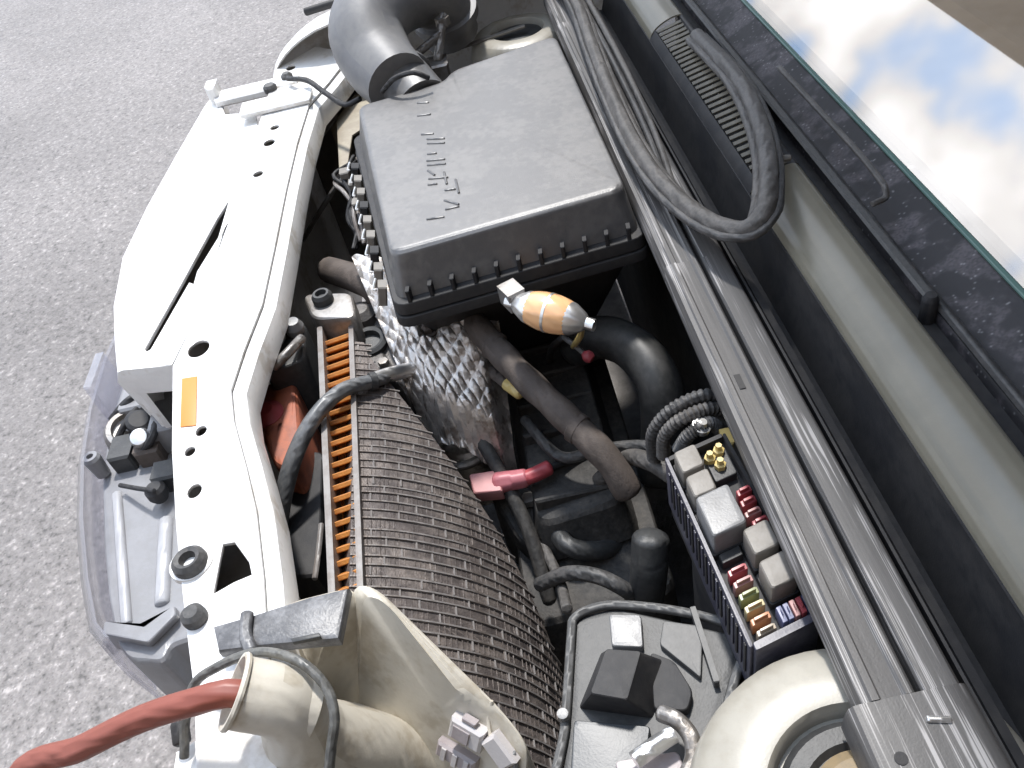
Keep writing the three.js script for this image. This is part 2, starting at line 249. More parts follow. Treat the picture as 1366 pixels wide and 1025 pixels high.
// ---------------------------------------------------------------- car body
const car = thing('car', 'white car with its bonnet off and engine bay open to view', 'car');
{ // radiator support
  const left = [[-0.37, 0.88, -2.138], [-0.463, 0.88, -2.051], [-0.477, 0.88, -1.763], [-0.481, 0.88, -1.505], [-0.496, 0.88, -1.337], [-0.512, 0.88, -1.102], [-0.531, 0.88, -0.985], [-0.5, 0.88, -0.806], [-0.471, 0.88, -0.673], [-0.451, 0.88, -0.593], [-0.427, 0.88, -0.502], [-0.411, 0.88, -0.444], [-0.392, 0.88, -0.341]];
  const right = [[-0.312, 0.88, -0.325], [-0.34, 0.88, -0.499], [-0.35, 0.88, -0.568], [-0.369, 0.88, -0.669], [-0.391, 0.88, -0.748], [-0.418, 0.88, -0.837], [-0.43, 0.88, -0.901], [-0.42, 0.88, -0.988], [-0.403, 0.88, -1.092], [-0.397, 0.88, -1.249], [-0.391, 0.88, -1.451], [-0.382, 0.88, -1.63], [-0.367, 0.88, -1.799], [-0.326, 0.88, -1.896], [-0.273, 0.88, -2.041]];
  const holes = [oval([-0.425, 0.88, -2.038], 0.011, 0.016), oval([-0.431, 0.88, -1.821], 0.007, 0.009), oval([-0.438, 0.88, -1.726], 0.010, 0.010), oval([-0.444, 0.88, -1.659], 0.012, 0.014), oval([-0.455, 0.88, -1.532], 0.010, 0.011), oval([-0.495, 0.88, -1.013], 0.0165, 0.019), oval([-0.463, 0.88, -0.83], 0.0075, 0.009), oval([-0.473, 0.88, -0.795], 0.007, 0.008), oval([-0.455, 0.88, -0.722], 0.009, 0.011),
    [[-0.405, 0.88, -0.627], [-0.391, 0.88, -0.626], [-0.37, 0.88, -0.593], [-0.365, 0.88, -0.575], [-0.385, 0.88, -0.57], [-0.407, 0.88, -0.56]]];
  const sup = mesh('radiator_support', sheet([...left, ...right], 0.88, 0.006, holes, 0.002), M.paint, car);
  sup.userData.label = 'white painted radiator support bar with round holes';
  // rear flange steps down; front wall blocks light, added floor darkens the holes
  const edge = right.map(V), lip = [[0.020, -0.012], [0.024, -0.05]];
  const rr = edge.map(p => [[0, -0.0065], [0.017, -0.014], [0.019, -0.018], [0.021, -0.055], [0.019, -0.055], [0.016, -0.02], [-0.002, -0.012]].map(([dx, dy]) => new THREE.Vector3(p.x + dx, p.y + dy, p.z)));
  mesh('support_flange', loft(rr, { crease: 0.5 }), M.paint, sup);
  const lf = left.map(V).map(p => [[0.002, -0.0065], [0.005, -0.0065], [0.004, -0.68], [0.001, -0.68]].map(([dx, dy]) => new THREE.Vector3(p.x + dx, p.y + dy, p.z)));
  mesh('support_light_block', loft(lf, { crease: 0.5 }), M.paint, sup);  // carried far down to block light from the bay
  mesh('support_shade_floor', sheet([...left, ...right], 0.80, 0.004, [], 0.001), M.apron, sup);  // grey sheet added so the holes above it show dark
  // rubber stops and plugs
  mesh('rubber_stop', turned([-0.439, 0.88, -0.606], [0, 1, 0], [[0.019, -0.006], [0.021, 0.002], [0.020, 0.011], [0.015, 0.016], [0.010, 0.014], [0.008, 0.003], [0.0001, 0.003]]), M.rubber, sup);
  mesh('rubber_stop', turned([-0.422, 0.88, -0.531], [0, 1, 0], [[0.013, -0.004], [0.014, 0.004], [0.013, 0.012], [0.008, 0.016], [0.0001, 0.016]]), M.rubber, sup);
  mesh('plug', turned([-0.465, 0.88, -1.931], [0, 1, 0], [[0.015, -0.004], [0.016, 0.008], [0.012, 0.013], [0.0001, 0.014]]), M.rubber, sup);
  mesh('tape_patch', sheet([[-0.509, 0.881, -0.948], [-0.486, 0.882, -0.946], [-0.471, 0.881, -0.841], [-0.494, 0.881, -0.845]], 0.8818, 0.0015, [], 0.0004), M.sticker, sup).userData.label = 'orange rectangular tape patch';
  // raised seat under the rubber stop
  mesh('stop_seat', turned([-0.44, 0.88, -0.61], [0, 1, 0], [[0.027, -0.004], [0.026, 0.002], [0.022, 0.004], [0.0001, 0.004]]), M.paint, sup);
  // upright bracket at the far end
  mesh('bracket', box(-0.52, -0.36, 0.881, 0.893, -1.865, -1.80, 0.003), M.paint, sup);
}
{ // white nose panel in front of the support, with the open seam across it
  const out = [[-0.616, 0.868, -2.032], [-0.635, 0.868, -1.958], [-0.661, 0.868, -1.754], [-0.685, 0.868, -1.549], [-0.696, 0.868, -1.374], [-0.677, 0.868, -1.218], [-0.649, 0.868, -1.107], [-0.612, 0.868, -1.02], [-0.541, 0.868, -1.004], [-0.519, 0.868, -1.123], [-0.502, 0.868, -1.353], [-0.487, 0.868, -1.529], [-0.485, 0.868, -1.781], [-0.5, 0.868, -1.856], [-0.574, 0.868, -1.887]];
  const slit = [[-0.511, 0.868, -1.479], [-0.495, 0.868, -1.417], [-0.505, 0.868, -1.395], [-0.541, 0.868, -1.25], [-0.541, 0.868, -1.214], [-0.55, 0.868, -1.222], [-0.586, 0.868, -1.056], [-0.592, 0.868, -1.053], [-0.595, 0.868, -1.061], [-0.561, 0.868, -1.235], [-0.527, 0.868, -1.42]];
  const nose = mesh('nose_panel', sheet(out, 0.868, 0.008, [slit], 0.003), M.paint, car);
  nose.userData.label = 'white nose panel with an open seam running across it';
  const o = [out[0], out[1], out[2], out[3], out[4], out[5], out[6], out[7], out[8]].map(V);
  const skirt = o.map((p, i) => [[0.004, -0.006], [-0.012, -0.012], [-0.02, -0.03], [-0.03, -0.2], [-0.01, -0.45], [0, -0.45], [-0.022, -0.2], [-0.01, -0.03], [0.004, -0.012]].map(([dx, dy]) => new THREE.Vector3(p.x + dx * (i > 7 ? 0 : 1), p.y + dy * (i > 6 ? 0.12 : 1), p.z)));
  mesh('nose_skirt', loft(skirt, { crease: 0.7 }), M.paint, nose);
  mesh('nose_shade_backing', sheet(out.map(p => [p[0] + 0.01, p[1], p[2]]), 0.83, 0.004, [], 0.001), M.apron, nose);  // darker backing put in to give the open seam its shade
  const lug = mesh('bracket', box(-0.60, -0.40, 0.866, 0.884, -1.99, -1.93, 0.004), M.paint, nose);
  mesh('lug', box(-0.615, -0.59, 0.86, 0.91, -2.0, -1.95, 0.006), M.paint, nose);
}
{ // headlamp in front of the support on the near side
  const lamp = new THREE.Group(); lamp.name = 'headlamp'; lamp.userData.label = 'grey headlamp housing with clear lens edge'; car.add(lamp);
  const o = [[-0.785, 0.72, -1.374], [-0.792, 0.72, -1.264], [-0.787, 0.72, -1.131], [-0.769, 0.72, -1.01], [-0.736, 0.72, -0.876], [-0.697, 0.72, -0.758], [-0.664, 0.72, -0.677], [-0.64, 0.72, -0.649], [-0.589, 0.72, -0.634], [-0.582, 0.72, -0.658], [-0.545, 0.72, -0.663], [-0.565, 0.72, -0.817], [-0.64, 0.72, -1.213]];
  mesh('housing', solid(up(o, 0.52), up(o, 0.655), 0.01, 0.012), M.lampGrey, lamp);
  const rim = o.slice(0, 8).map(V);
  mesh('lens', loft(rim.map(p => [[-0.012, -0.20], [-0.022, -0.1], [-0.016, -0.02], [0, 0.0], [0.004, -0.003], [-0.011, -0.022], [-0.017, -0.1], [-0.008, -0.20]].map(([dx, dy]) => new THREE.Vector3(p.x + dx, p.y + dy, p.z))), { crease: 0.8 }), lensMat, lamp);
  for (const [a, b, w] of [[[-0.732, 0.665, -0.972], [-0.657, 0.665, -0.71], 0.009], [[-0.631, 0.665, -0.89], [-0.608, 0.665, -0.733], 0.012]]) mesh('rib', tube([[a[0], 0.653, a[2]], [(a[0] + b[0]) / 2, 0.654, (a[2] + b[2]) / 2], [b[0], 0.653, b[2]]], w, { seg: 10, n: 10 }), M.lampLight, lamp);
  mesh('step', solid(up([[-0.701, 0.66, -0.71], [-0.624, 0.66, -0.679], [-0.59, 0.66, -0.716], [-0.595, 0.66, -0.733], [-0.634, 0.66, -0.702], [-0.703, 0.66, -0.731]], 0.60), up([[-0.679, 0.69, -0.688], [-0.605, 0.69, -0.657], [-0.571, 0.69, -0.694], [-0.576, 0.69, -0.71], [-0.614, 0.69, -0.68], [-0.681, 0.69, -0.708]], 0.675), 0.004, 0.004), M.lampGrey, lamp);
  // bulb sockets and clips
  const sock = mesh('bulb_socket', turned([-0.73, 0.66, -1.105], [0.35, 0.9, 0.2], [[0.045, -0.02], [0.047, 0.01], [0.042, 0.02], [0.034, 0.022], [0.031, 0.012], [0.016, 0.012], [0.014, 0.034], [0.0001, 0.036]]), M.greyMetal, lamp);
  mesh('socket_cap', turned([-0.701, 0.69, -1.095], [0.35, 0.9, 0.2], [[0.022, 0], [0.022, 0.012], [0.016, 0.016], [0.0001, 0.016]]), M.blackPlastic, sock);
  mesh('clip', box(-0.745, -0.70, 0.655, 0.70, -1.19, -1.13, 0.004), M.lampGrey, lamp);
  mesh('clip', box(-0.665, -0.62, 0.655, 0.715, -1.12, -1.04, 0.004), M.lampGrey, lamp);
  mesh('mount_eye', turned([-0.765, 0.7, -1.023], [0, 1, 0], [[0.012, -0.04], [0.015, 0], [0.012, 0.006], [0.006, 0.006], [0.005, -0.004], [0.0001, -0.004]]), M.lampGrey, lamp);
  mesh('wire', tube([[-0.718, 0.672, -0.974], [-0.67, 0.69, -0.939], [-0.635, 0.7, -0.917]], 0.004, { seg: 12, n: 8 }), M.blackPlastic, lamp);
  mesh('adjuster_knob', turned([-0.642, 0.675, -0.931], [0, 1, 0], [[0.012, -0.01], [0.017, 0], [0.017, 0.014], [0.012, 0.02], [0.0001, 0.021]]), M.blackPlastic, lamp);
  for (const [a, b, c, r] of [[[-0.754, 0.67, -1.067], [-0.719, 0.7, -1.102], [-0.708, 0.68, -1.166], 0.006], [[-0.7, 0.67, -1.034], [-0.654, 0.71, -1.037], [-0.682, 0.69, -1.128], 0.007], [[-0.773, 0.67, -1.147], [-0.728, 0.7, -1.152], [-0.7, 0.69, -1.183], 0.008]]) mesh('wire', tube([a, b, c], r, { seg: 16, n: 8 }), M.blackPlastic, lamp);
  for (const [a, b, c, d, m] of [[-0.70, -0.655, -1.075, -1.02, M.brownPipe], [-0.745, -0.705, -1.08, -1.02, M.slate], [-0.655, -0.60, -0.995, -0.95, M.slate], [-0.60, -0.56, -1.16, -1.08, M.brownPipe]]) mesh('bracket', box(a, b, 0.65, 0.69, c, d, 0.004), m, lamp);
  mesh('lens_tab', box(-0.80, -0.785, 0.60, 0.735, -1.27, -1.17, 0.003), lensMat, lamp);
  mesh('bulb_glass', turned([-0.683, 0.7, -1.046], [0.1, 0.8, 0.5], [[0.016, -0.02], [0.018, 0], [0.014, 0.012], [0.0001, 0.016]], 20), M.bright, lamp);
}
{ // fenders
  const farRim = curve2([[-0.52, 0.72], [-0.47, 0.87], [-0.36, 0.945], [-0.1, 0.975], [0.2, 1.0], [0.45, 1.02]], 24);
  const ring = farRim.map(([x, y], i) => { const k = clamp((x + 0.52) / 0.3), w = 0.06 + 0.04 * k; return [[0, 0, 0.035], [0, 0.006, 0], [0, -0.01, -w], [0, -0.12, -w - 0.07], [0, -0.5, -w - 0.09], [0, -0.5, -w - 0.085], [0, -0.12, -w - 0.062], [0, -0.016, -w + 0.004], [0, -0.001, 0], [0, -0.006, 0.03]].map(([, dy, dz]) => new THREE.Vector3(x, Math.max(0.25, y + dy), -2.06 - 0.03 * (1 - k) + dz)); });
  const ff = mesh('fender', loft(ring, { crease: 0.9 }), M.paint, car); ff.userData.label = 'white fender beyond the intake duct';
  mesh('fender_trim', tube([[-0.374, 0.944, -2.2], [-0.311, 0.948, -2.2], [-0.233, 0.952, -2.2]], 0.010, { seg: 10, n: 8 }), M.blackPlastic, ff);
  mesh('inner_apron', section([[-0.44, 0.82], [-0.3, 0.845], [-0.02, 0.86], [0.14, 0.875]], -1.965, -1.98, 0.004), M.apron, car);
  mesh('apron_wall', box(-0.44, 0.17, 0.25, 0.80, -1.975, -1.965, 0.002), M.apron, car);
  // near fender below the camera
  const rn = curve2([[-0.56, 0.70], [-0.46, 0.86], [-0.33, 0.915], [-0.1, 0.95], [0.2, 0.975], [0.45, 1.0]], 20).map(([x, y]) => [[0, -0.035], [0.006, 0], [-0.01, 0.09], [-0.12, 0.16], [-0.5, 0.17], [-0.5, 0.165], [-0.12, 0.153], [-0.016, 0.086], [-0.001, 0], [-0.006, -0.03]].map(([dy, dz]) => new THREE.Vector3(x, y + dy, -0.10 + dz)));
  mesh('fender', loft(rn, { crease: 0.9 }), M.paint, car).userData.label = 'white fender beside the washer tank';
  mesh('apron_wall', box(-0.44, 0.17, 0.25, 0.78, -0.165, -0.155, 0.002), M.cream, car);
  mesh('lamp_bracket', sheet([[-0.444, 0.84, -0.408], [-0.422, 0.84, -0.417], [-0.367, 0.84, -0.405], [-0.353, 0.84, -0.384], [-0.344, 0.84, -0.332], [-0.443, 0.84, -0.351]], 0.84, 0.02, [], 0.006), M.paint, car);
}
{ // firewall lip, trough and cowl, all running across the car
  const lipL = mesh('firewall_lip', section([[0.196, 0.890], [0.1962, 0.912], [0.199, 0.9175], [0.204, 0.9185], [0.206, 0.9205], [0.212, 0.9205], [0.214, 0.9185], [0.231, 0.9180], [0.234, 0.9205], [0.239, 0.9205], [0.242, 0.917], [0.2425, 0.90]], -2.02, -0.285, 0.003, 1), M.dustSteel, car);
  lipL.userData.label = 'dusty grey steel lip along the firewall';
  mesh('firewall_lip', section([[0.2470, 0.90], [0.2475, 0.916], [0.250, 0.9195], [0.268, 0.9205], [0.276, 0.9195], [0.279, 0.916], [0.2795, 0.86]], -2.02, -0.285, 0.003, 1), M.dustSteel, car);
  mesh('firewall_lip', section(curve2([[0.184, 0.880], [0.185, 0.905], [0.189, 0.917], [0.21, 0.9195], [0.245, 0.9205], [0.276, 0.9205], [0.284, 0.915], [0.286, 0.86]], 20), -0.2848, -0.02, 0.003, 1), M.dustSteel, car);
  car.children.filter(o => o.name === 'firewall_lip').forEach(o => { const p = o.geometry.attributes.position, u = o.geometry.attributes.uv; for (let i = 0; i < p.count; i++) u.setXY(i, p.getX(i) + p.getY(i), p.getZ(i)); });
  mesh('firewall', box(0.262, 0.270, 0.2, 0.912, -2.02, -0.02, 0.002), M.engine, car);
  mesh('trough', section([[0.2885, 0.91], [0.290, 0.875], [0.296, 0.868], [0.298, 0.855], [0.33, 0.85], [0.338, 0.88], [0.338, 0.948]], -2.02, -0.02, 0.003, 1), M.blackPlastic, car);
  const prof = curve2([[0.340, 0.940], [0.342, 0.956], [0.350, 0.967], [0.366, 0.977], [0.388, 0.984], [0.402, 0.983], [0.410, 0.972], [0.412, 0.955]], 24);
  mesh('cowl_panel', section(prof, -0.985, -0.02, 0.003, 1), M.cowlShadePaint, car).userData.label = 'cream cowl panel under the windscreen with shade put into its colour';
  mesh('cowl_panel', section(prof, -2.06, -1.56, 0.003, 1), M.cowlShadePaint, car);
  // intake grille between the two cowl panels
  const gr = mesh('cowl_grille', section([[0.338, 0.93], [0.340, 0.952], [0.350, 0.966], [0.354, 0.962], [0.352, 0.94]], -1.5595, -0.9855, 0.003, 1), M.blackPlastic, car);
  mesh('grille_frame', section(curve2([[0.396, 0.94], [0.398, 0.982], [0.404, 0.983], [0.410, 0.972], [0.412, 0.955]], 12), -1.5595, -0.9855, 0.003, 1), M.blackPlastic, gr);
  mesh('grille_floor', box(0.352, 0.402, 0.915, 0.925, -1.559, -0.986, 0.001), M.blackPlastic, gr);
  const n = 32; const sg = box(-0.024, 0.024, -0.0016, 0.0016, -0.0036, 0.0036, 0.0005);
  for (let i = 0; i < n; i++) { const s = mesh('slat', sg, M.slat, gr); s.position.set(0.376, 0.970, -1.55 + i * 0.56 / (n - 1)); s.rotation.set(0.35, 0, 0.3); }
  mesh('cowl_ledge', section([[0.2915, 0.897], [0.293, 0.904], [0.302, 0.902], [0.304, 0.893]], -1.9, -0.02, 0.002, 1), M.blackPlastic, car);
  // trim between cowl and glass
  mesh('cowl_gutter', section([[0.4135, 0.962], [0.418, 0.954], [0.436, 0.954]], -2.1, 0.05, 0.003, 1), M.blackPlastic, car);
  mesh('cowl_trim', section(curve2([[0.437, 0.952], [0.440, 0.963], [0.452, 0.968], [0.47, 0.976], [0.49, 0.988], [0.503, 0.995]], 14), -2.1, 0.05, 0.003, 1), M.debris, car).userData.label = 'black trim strip with dust and leaf debris';
  mesh('cowl_seal', tube([[0.443, 0.971, 0.05], [0.4425, 0.972, -0.6], [0.442, 0.972, -1.3], [0.442, 0.972, -2.1]], 0.006, { seg: 30, n: 8 }), M.rubber, car);
  // slot and drain holes in the lip are dark plugs set in it
  mesh('lip_slot', box(0.218, 0.225, 0.9170, 0.9196, -0.68, -0.655, 0.0008), M.blackPlastic, lipL);
  mesh('lip_hole', turned([0.208, 0.9190, -0.238], [0, 1, 0], [[0.0052, -0.002], [0.0052, 0.0012], [0.0001, 0.0012]], 16), M.blackPlastic, lipL);
  mesh('lip_rib', tube([[0.240, 0.9215, -0.262], [0.256, 0.9220, -0.258]], 0.0028, { seg: 6, n: 8 }), M.bright, lipL);
}
{ // windscreen, dashboard and roof
  const x0 = 0.506, y0 = 1.000, k = Math.tan(31 * Math.PI / 180), x1 = 1.2, y1 = y0 + (x1 - x0) * k;
  const quad = (x0, y0, x1, y1, z0, z1) => { const g = new THREE.BufferGeometry(); const nz = 24, pos = [], idx = []; for (let i = 0; i <= nz; i++) { const z = z0 + (z1 - z0) * i / nz; pos.push(x0, y0, z, x1, y1, z); } for (let i = 0; i < nz; i++) { const a = i * 2; idx.push(a, a + 1, a + 3, a, a + 3, a + 2); } g.setAttribute('position', new THREE.Float32BufferAttribute(pos, 3)); g.setIndex(idx); g.computeVertexNormals(); return metreUV(g); };
  const ws = mesh('windshield', quad(x0, y0, x1, y1, -1.95, -0.1), glass, car);
  ws.userData.label = 'windscreen mirroring the cloudy sky';
  mesh('glass_edge', tube([[x0 - 0.001, y0 - 0.001, -0.08], [x0 - 0.001, y0 - 0.001, -1.97]], 0.004, { seg: 4, n: 8 }), glassEdge, ws);
  mesh('dashboard', section(curve2([[0.54, 0.99], [0.6, 1.0], [0.72, 1.03], [0.95, 1.05], [1.05, 1.03], [1.10, 0.95], [1.1, 0.7]], 24), -1.9, -0.15, 0.02, 1), M.tan, car);
  mesh('roof', section(curve2([[1.17, y1 + 0.012], [1.3, y1 + 0.045], [1.7, y1 + 0.08], [2.3, y1 + 0.06], [2.7, y1 - 0.05]], 20), -1.95, -0.1, 0.012, 1), M.paint, car);
  for (const z of [-1.99, -0.06]) { mesh('windshield_pillar', tube([[x0 - 0.02, y0 - 0.005, z], [0.85, y0 + 0.325 * k, z], [x1 + 0.02, y1 + 0.01, z]], 0.038, { seg: 16, n: 12 }), M.paint, car); mesh('door', box(0.5, 2.7, 0.25, 1.0, z - 0.04, z + 0.04, 0.03), M.paint, car); }
  mesh('cabin_floor', box(0.45, 2.7, 0.25, 0.3, -1.9, -0.15, 0.01), M.tan, car);
  mesh('rear_wall', box(2.66, 2.7, 0.3, 1.38, -1.9, -0.15, 0.01), M.tan, car);
  // wiper
  const w = mesh('wiper', section([[0.424, 0.985], [0.426, 0.989], [0.433, 0.989], [0.435, 0.985]], -1.75, -0.66, 0.003, 1), M.slateLight, car);
  mesh('wiper_pivot', turned([0.430, 0.96, -0.665], [0, 1, 0], [[0.009, -0.008], [0.009, 0.024], [0.006, 0.030], [0.0001, 0.031]], 20), M.blackPlastic, w);
  mesh('wiper_blade', tube([[0.453, 1.02, -1.193], [0.455, 1.02, -1.037], [0.456, 1.02, -0.907], [0.453, 1.02, -0.838]], 0.004, { seg: 14, n: 8 }), M.dustRubber, w);
  mesh('wiper_hook', tube([[0.453, 1.02, -0.838], [0.451, 1.012, -0.826], [0.431, 1.012, -0.817]], 0.004, { seg: 8, n: 8 }), M.dustRubber, w);
}
{ // strut towers
  const prof = [[0.150, -0.16], [0.150, -0.045], [0.142, -0.018], [0.125, -0.002], [0.098, 0.004], [0.082, 0.003], [0.078, -0.002], [0.076, -0.016], [0.0001, -0.016]];
  const c = [0.185, 0.872, -0.225];
  const tw = mesh('strut_tower', turned(c, [-0.04, 1, 0.02], prof, 56, 0.6), M.cream, car); tw.userData.label = 'cream strut tower dome beside the fuse box';
  mesh('strut_ring', turned([c[0], c[1] - 0.014, c[2]], [-0.04, 1, 0.02], [[0.072, -0.01], [0.072, 0.002], [0.066, 0.008], [0.052, 0.009], [0.047, 0.003], [0.0001, 0.003]], 40), M.slate, tw);
  mesh('strut_cap', turned([c[0], c[1] - 0.010, c[2]], [-0.04, 1, 0.02], [[0.046, -0.004], [0.045, 0.006], [0.036, 0.014], [0.018, 0.018], [0.0001, 0.018]], 40), M.ochre, tw);
  const c2 = [0.122, 0.86, -1.993];
  const t2 = mesh('strut_tower', turned(c2, [0, 1, 0], prof.map(([r, h]) => [r * 0.8, h]), 40, 0.6), M.cream, car); t2.userData.label = 'cream strut tower dome behind the air filter box';
  mesh('strut_ring', turned([c2[0], c2[1] - 0.014, c2[2]], [0, 1, 0], [[0.058, -0.01], [0.058, 0.004], [0.04, 0.01], [0.0001, 0.01]], 32), M.slate, t2);
}
{ // bay floor
  mesh('subframe', box(-0.62, 0.26, 0.16, 0.19, -1.96, -0.17, 0.01), M.castGrey, car);
  for (const [x, z] of [[-0.05, -0.05], [-0.05, -2.1]]) { const w = mesh('wheel', turned([x, 0.31, z - 0.09], [0, 0, 1], [[0.2, 0], [0.29, 0], [0.31, 0.03], [0.31, 0.15], [0.29, 0.18], [0.2, 0.18], [0.19, 0.15], [0.0001, 0.15]], 40), M.rubber, car); mesh('rim', turned([x, 0.31, z - 0.085], [0, 0, 1], [[0.195, 0.005], [0.195, 0.165], [0.16, 0.172], [0.0001, 0.168]], 32), M.greyMetal, w); }
}
// ---------------------------------------------------------------- air filter box and intake duct
{
  const ab = thing('air_filter_box', 'black plastic air filter box with raised lettering strokes on its lid', 'air box');
  const top = [[-0.233, 0.95, -1.573], [-0.177, 0.95, -1.038], [0.184, 0.95, -1.073], [0.178, 0.95, -1.688], [-0.038, 0.95, -1.638], [-0.062, 0.95, -1.594]];
  const grow = (pts, d, y) => { const c = centre(pts.map(V)); return pts.map(p => { const q = new THREE.Vector3(p[0] - c.x, 0, p[2] - c.z).setLength(d); return [p[0] + q.x, y, p[2] + q.z]; }); };
  mesh('lid', solid(grow(top, 0.022, 0.882), top, 0.022, 0.010, 0.7), M.lid, ab);
  mesh('lid_rim', solid(grow(top, 0.040, 0.862), grow(top, 0.038, 0.8815), 0.026, 0.003), M.blackPlastic, ab);
  mesh('case_rim', solid(grow(top, 0.044, 0.842), grow(top, 0.043, 0.859), 0.026, 0.003), M.blackPlastic, ab);
  mesh('case', solid(grow(top, -0.13, 0.60), grow(top, 0.012, 0.8415), 0.03, 0.002), M.blackPlastic, ab);
  // ribs along the near side of the lid and clips along the front side
  const near = [V(grow(top, 0.030, 0.9)[1]), V(grow(top, 0.030, 0.9)[2])], side = [V(grow(top, 0.034, 0.9)[0]), V(grow(top, 0.034, 0.9)[1])];
  for (let i = 0; i < 11; i++) { const p = near[0].clone().lerp(near[1], 0.06 + i * 0.088); const g = mesh('rib', box(-0.003, 0.003, -0.017, 0.004, -0.006, 0.010, 0.001), M.blackPlastic, ab); g.position.set(p.x, 0.898, p.z - 0.004); g.rotation.y = -0.12; }
  for (let i = 0; i < 9; i++) { const p = side[0].clone().lerp(side[1], 0.22 + i * 0.085); const g = mesh('clip', box(-0.007, 0.007, -0.026, 0.010, -0.012, 0.012, 0.002), i % 3 ? M.relay : M.blackPlastic, ab); g.position.set(p.x - 0.013, 0.876, p.z); g.rotation.z = -0.25; mesh('clip_wire', tube([[-0.01, 0.008, -0.015], [-0.014, 0.0, 0], [-0.01, 0.008, 0.015]], 0.002, { seg: 6, n: 6 }), M.bright, g); }
  // worn raised strokes of the moulded lettering, read along the box
  const st = (px, py) => [px, py];
  const strokes = [[[-0.115, 0.95, -1.52], [-0.094, 0.95, -1.512]], [[-0.117, 0.95, -1.467], [-0.093, 0.95, -1.461]], [[-0.113, 0.95, -1.39], [-0.092, 0.95, -1.383]], [[-0.104, 0.95, -1.368], [-0.074, 0.95, -1.356]], [[-0.104, 0.95, -1.352], [-0.075, 0.95, -1.34]], [[-0.106, 0.95, -1.314], [-0.091, 0.95, -1.31]], [[-0.108, 0.95, -1.291], [-0.078, 0.95, -1.283]], [[-0.108, 0.95, -1.276], [-0.078, 0.95, -1.267]], [[-0.108, 0.95, -1.258], [-0.098, 0.95, -1.238]], [[-0.108, 0.95, -1.23], [-0.077, 0.95, -1.221]], [[-0.11, 0.95, -1.212], [-0.096, 0.95, -1.208]], [[-0.084, 0.95, -1.183], [-0.068, 0.95, -1.179]], [[-0.087, 0.95, -1.153], [-0.066, 0.95, -1.132]], [[-0.087, 0.95, -1.126], [-0.066, 0.95, -1.126]], [[-0.117, 0.95, -1.11], [-0.091, 0.95, -1.106]], [[-0.082, 0.95, -1.241], [-0.08, 0.95, -1.201]], [[-0.065, 0.95, -1.208], [-0.063, 0.95, -1.165]]];
  for (const [a, b] of strokes) mesh('raised_stroke', tube([[a[0], 0.9502, a[2]], [b[0], 0.9502, b[2]]], 0.0022, { seg: 3, n: 8 }), M.lid, ab);
  const lp = [[-0.115, 0.95, -1.554], [-0.109, 0.95, -1.374], [-0.104, 0.95, -1.09]];
  // outlet stub with its clamp
  const stub = mesh('outlet', turned([-0.131, 0.92, -1.651], [-0.35, 0.25, -0.9], [[0.060, -0.06], [0.060, 0.03], [0.066, 0.035], [0.066, 0.045], [0.058, 0.05], [0.0001, 0.05]], 32), M.lid, ab);
  mesh('hose_clamp', tube([[-0.181, 0.955, -1.599], [-0.146, 0.985, -1.573], [-0.11, 0.99, -1.565], [-0.085, 0.975, -1.562]], 0.005, { seg: 20, n: 8 }), M.blackPlastic, ab);
}
{
  const d = thing('intake_duct', 'thick grey plastic intake duct arching up behind the air filter box', 'duct');
  const P = [[-0.15, 0.945, -1.64], [-0.185, 0.97, -1.72], [-0.196, 1.006, -1.78], [-0.162, 1.032, -1.84], [-0.099, 1.026, -1.9], [-0.043, 0.968, -1.97], [-0.031, 0.886, -2]];
  mesh('pipe', tube(P, t => 0.066 + 0.014 * Math.sin(Math.PI * clamp(t * 1.3)), { seg: 50, n: 28, round: false }), M.ductGrey, d);
  for (const t of [0.9]) { const c = new THREE.CatmullRomCurve3(P.map(V), false, 'centripetal'), p = c.getPointAt(t), q = c.getTangentAt(t); mesh('collar', turned(p.toArray(), q.toArray(), [[0.068, -0.012], [0.078, -0.010], [0.078, 0.010], [0.068, 0.012]], 28), M.ductGrey, d); }
  const b = thing('duct_bracket', 'small grey metal bracket frame beside the intake duct', 'bracket');
  mesh('strut', tube([[-0.038, 0.978, -1.86], [-0.05, 0.952, -1.83], [-0.069, 0.91, -1.8]], 0.010, { seg: 10, n: 8 }), M.greyMetal, b);
  mesh('strut', tube([[-0.05, 0.952, -1.83], [-0.093, 0.941, -1.8], [-0.124, 0.931, -1.78]], 0.009, { seg: 10, n: 8 }), M.greyMetal, b);
  mesh('bolt', turned([-0.041, 0.97, -1.85], [0, 1, 0], [[0.016, -0.01], [0.016, 0.008], [0.0001, 0.008]], 6, 0.3), M.greyMetal, b);
  mesh('foot', box([-0.069, 0.91, -1.8][0] - 0.02, [-0.069, 0.91, -1.8][0] + 0.02, 0.8, [-0.069, 0.91, -1.8][1], -1.83, -1.77, 0.004), M.greyMetal, b);
}
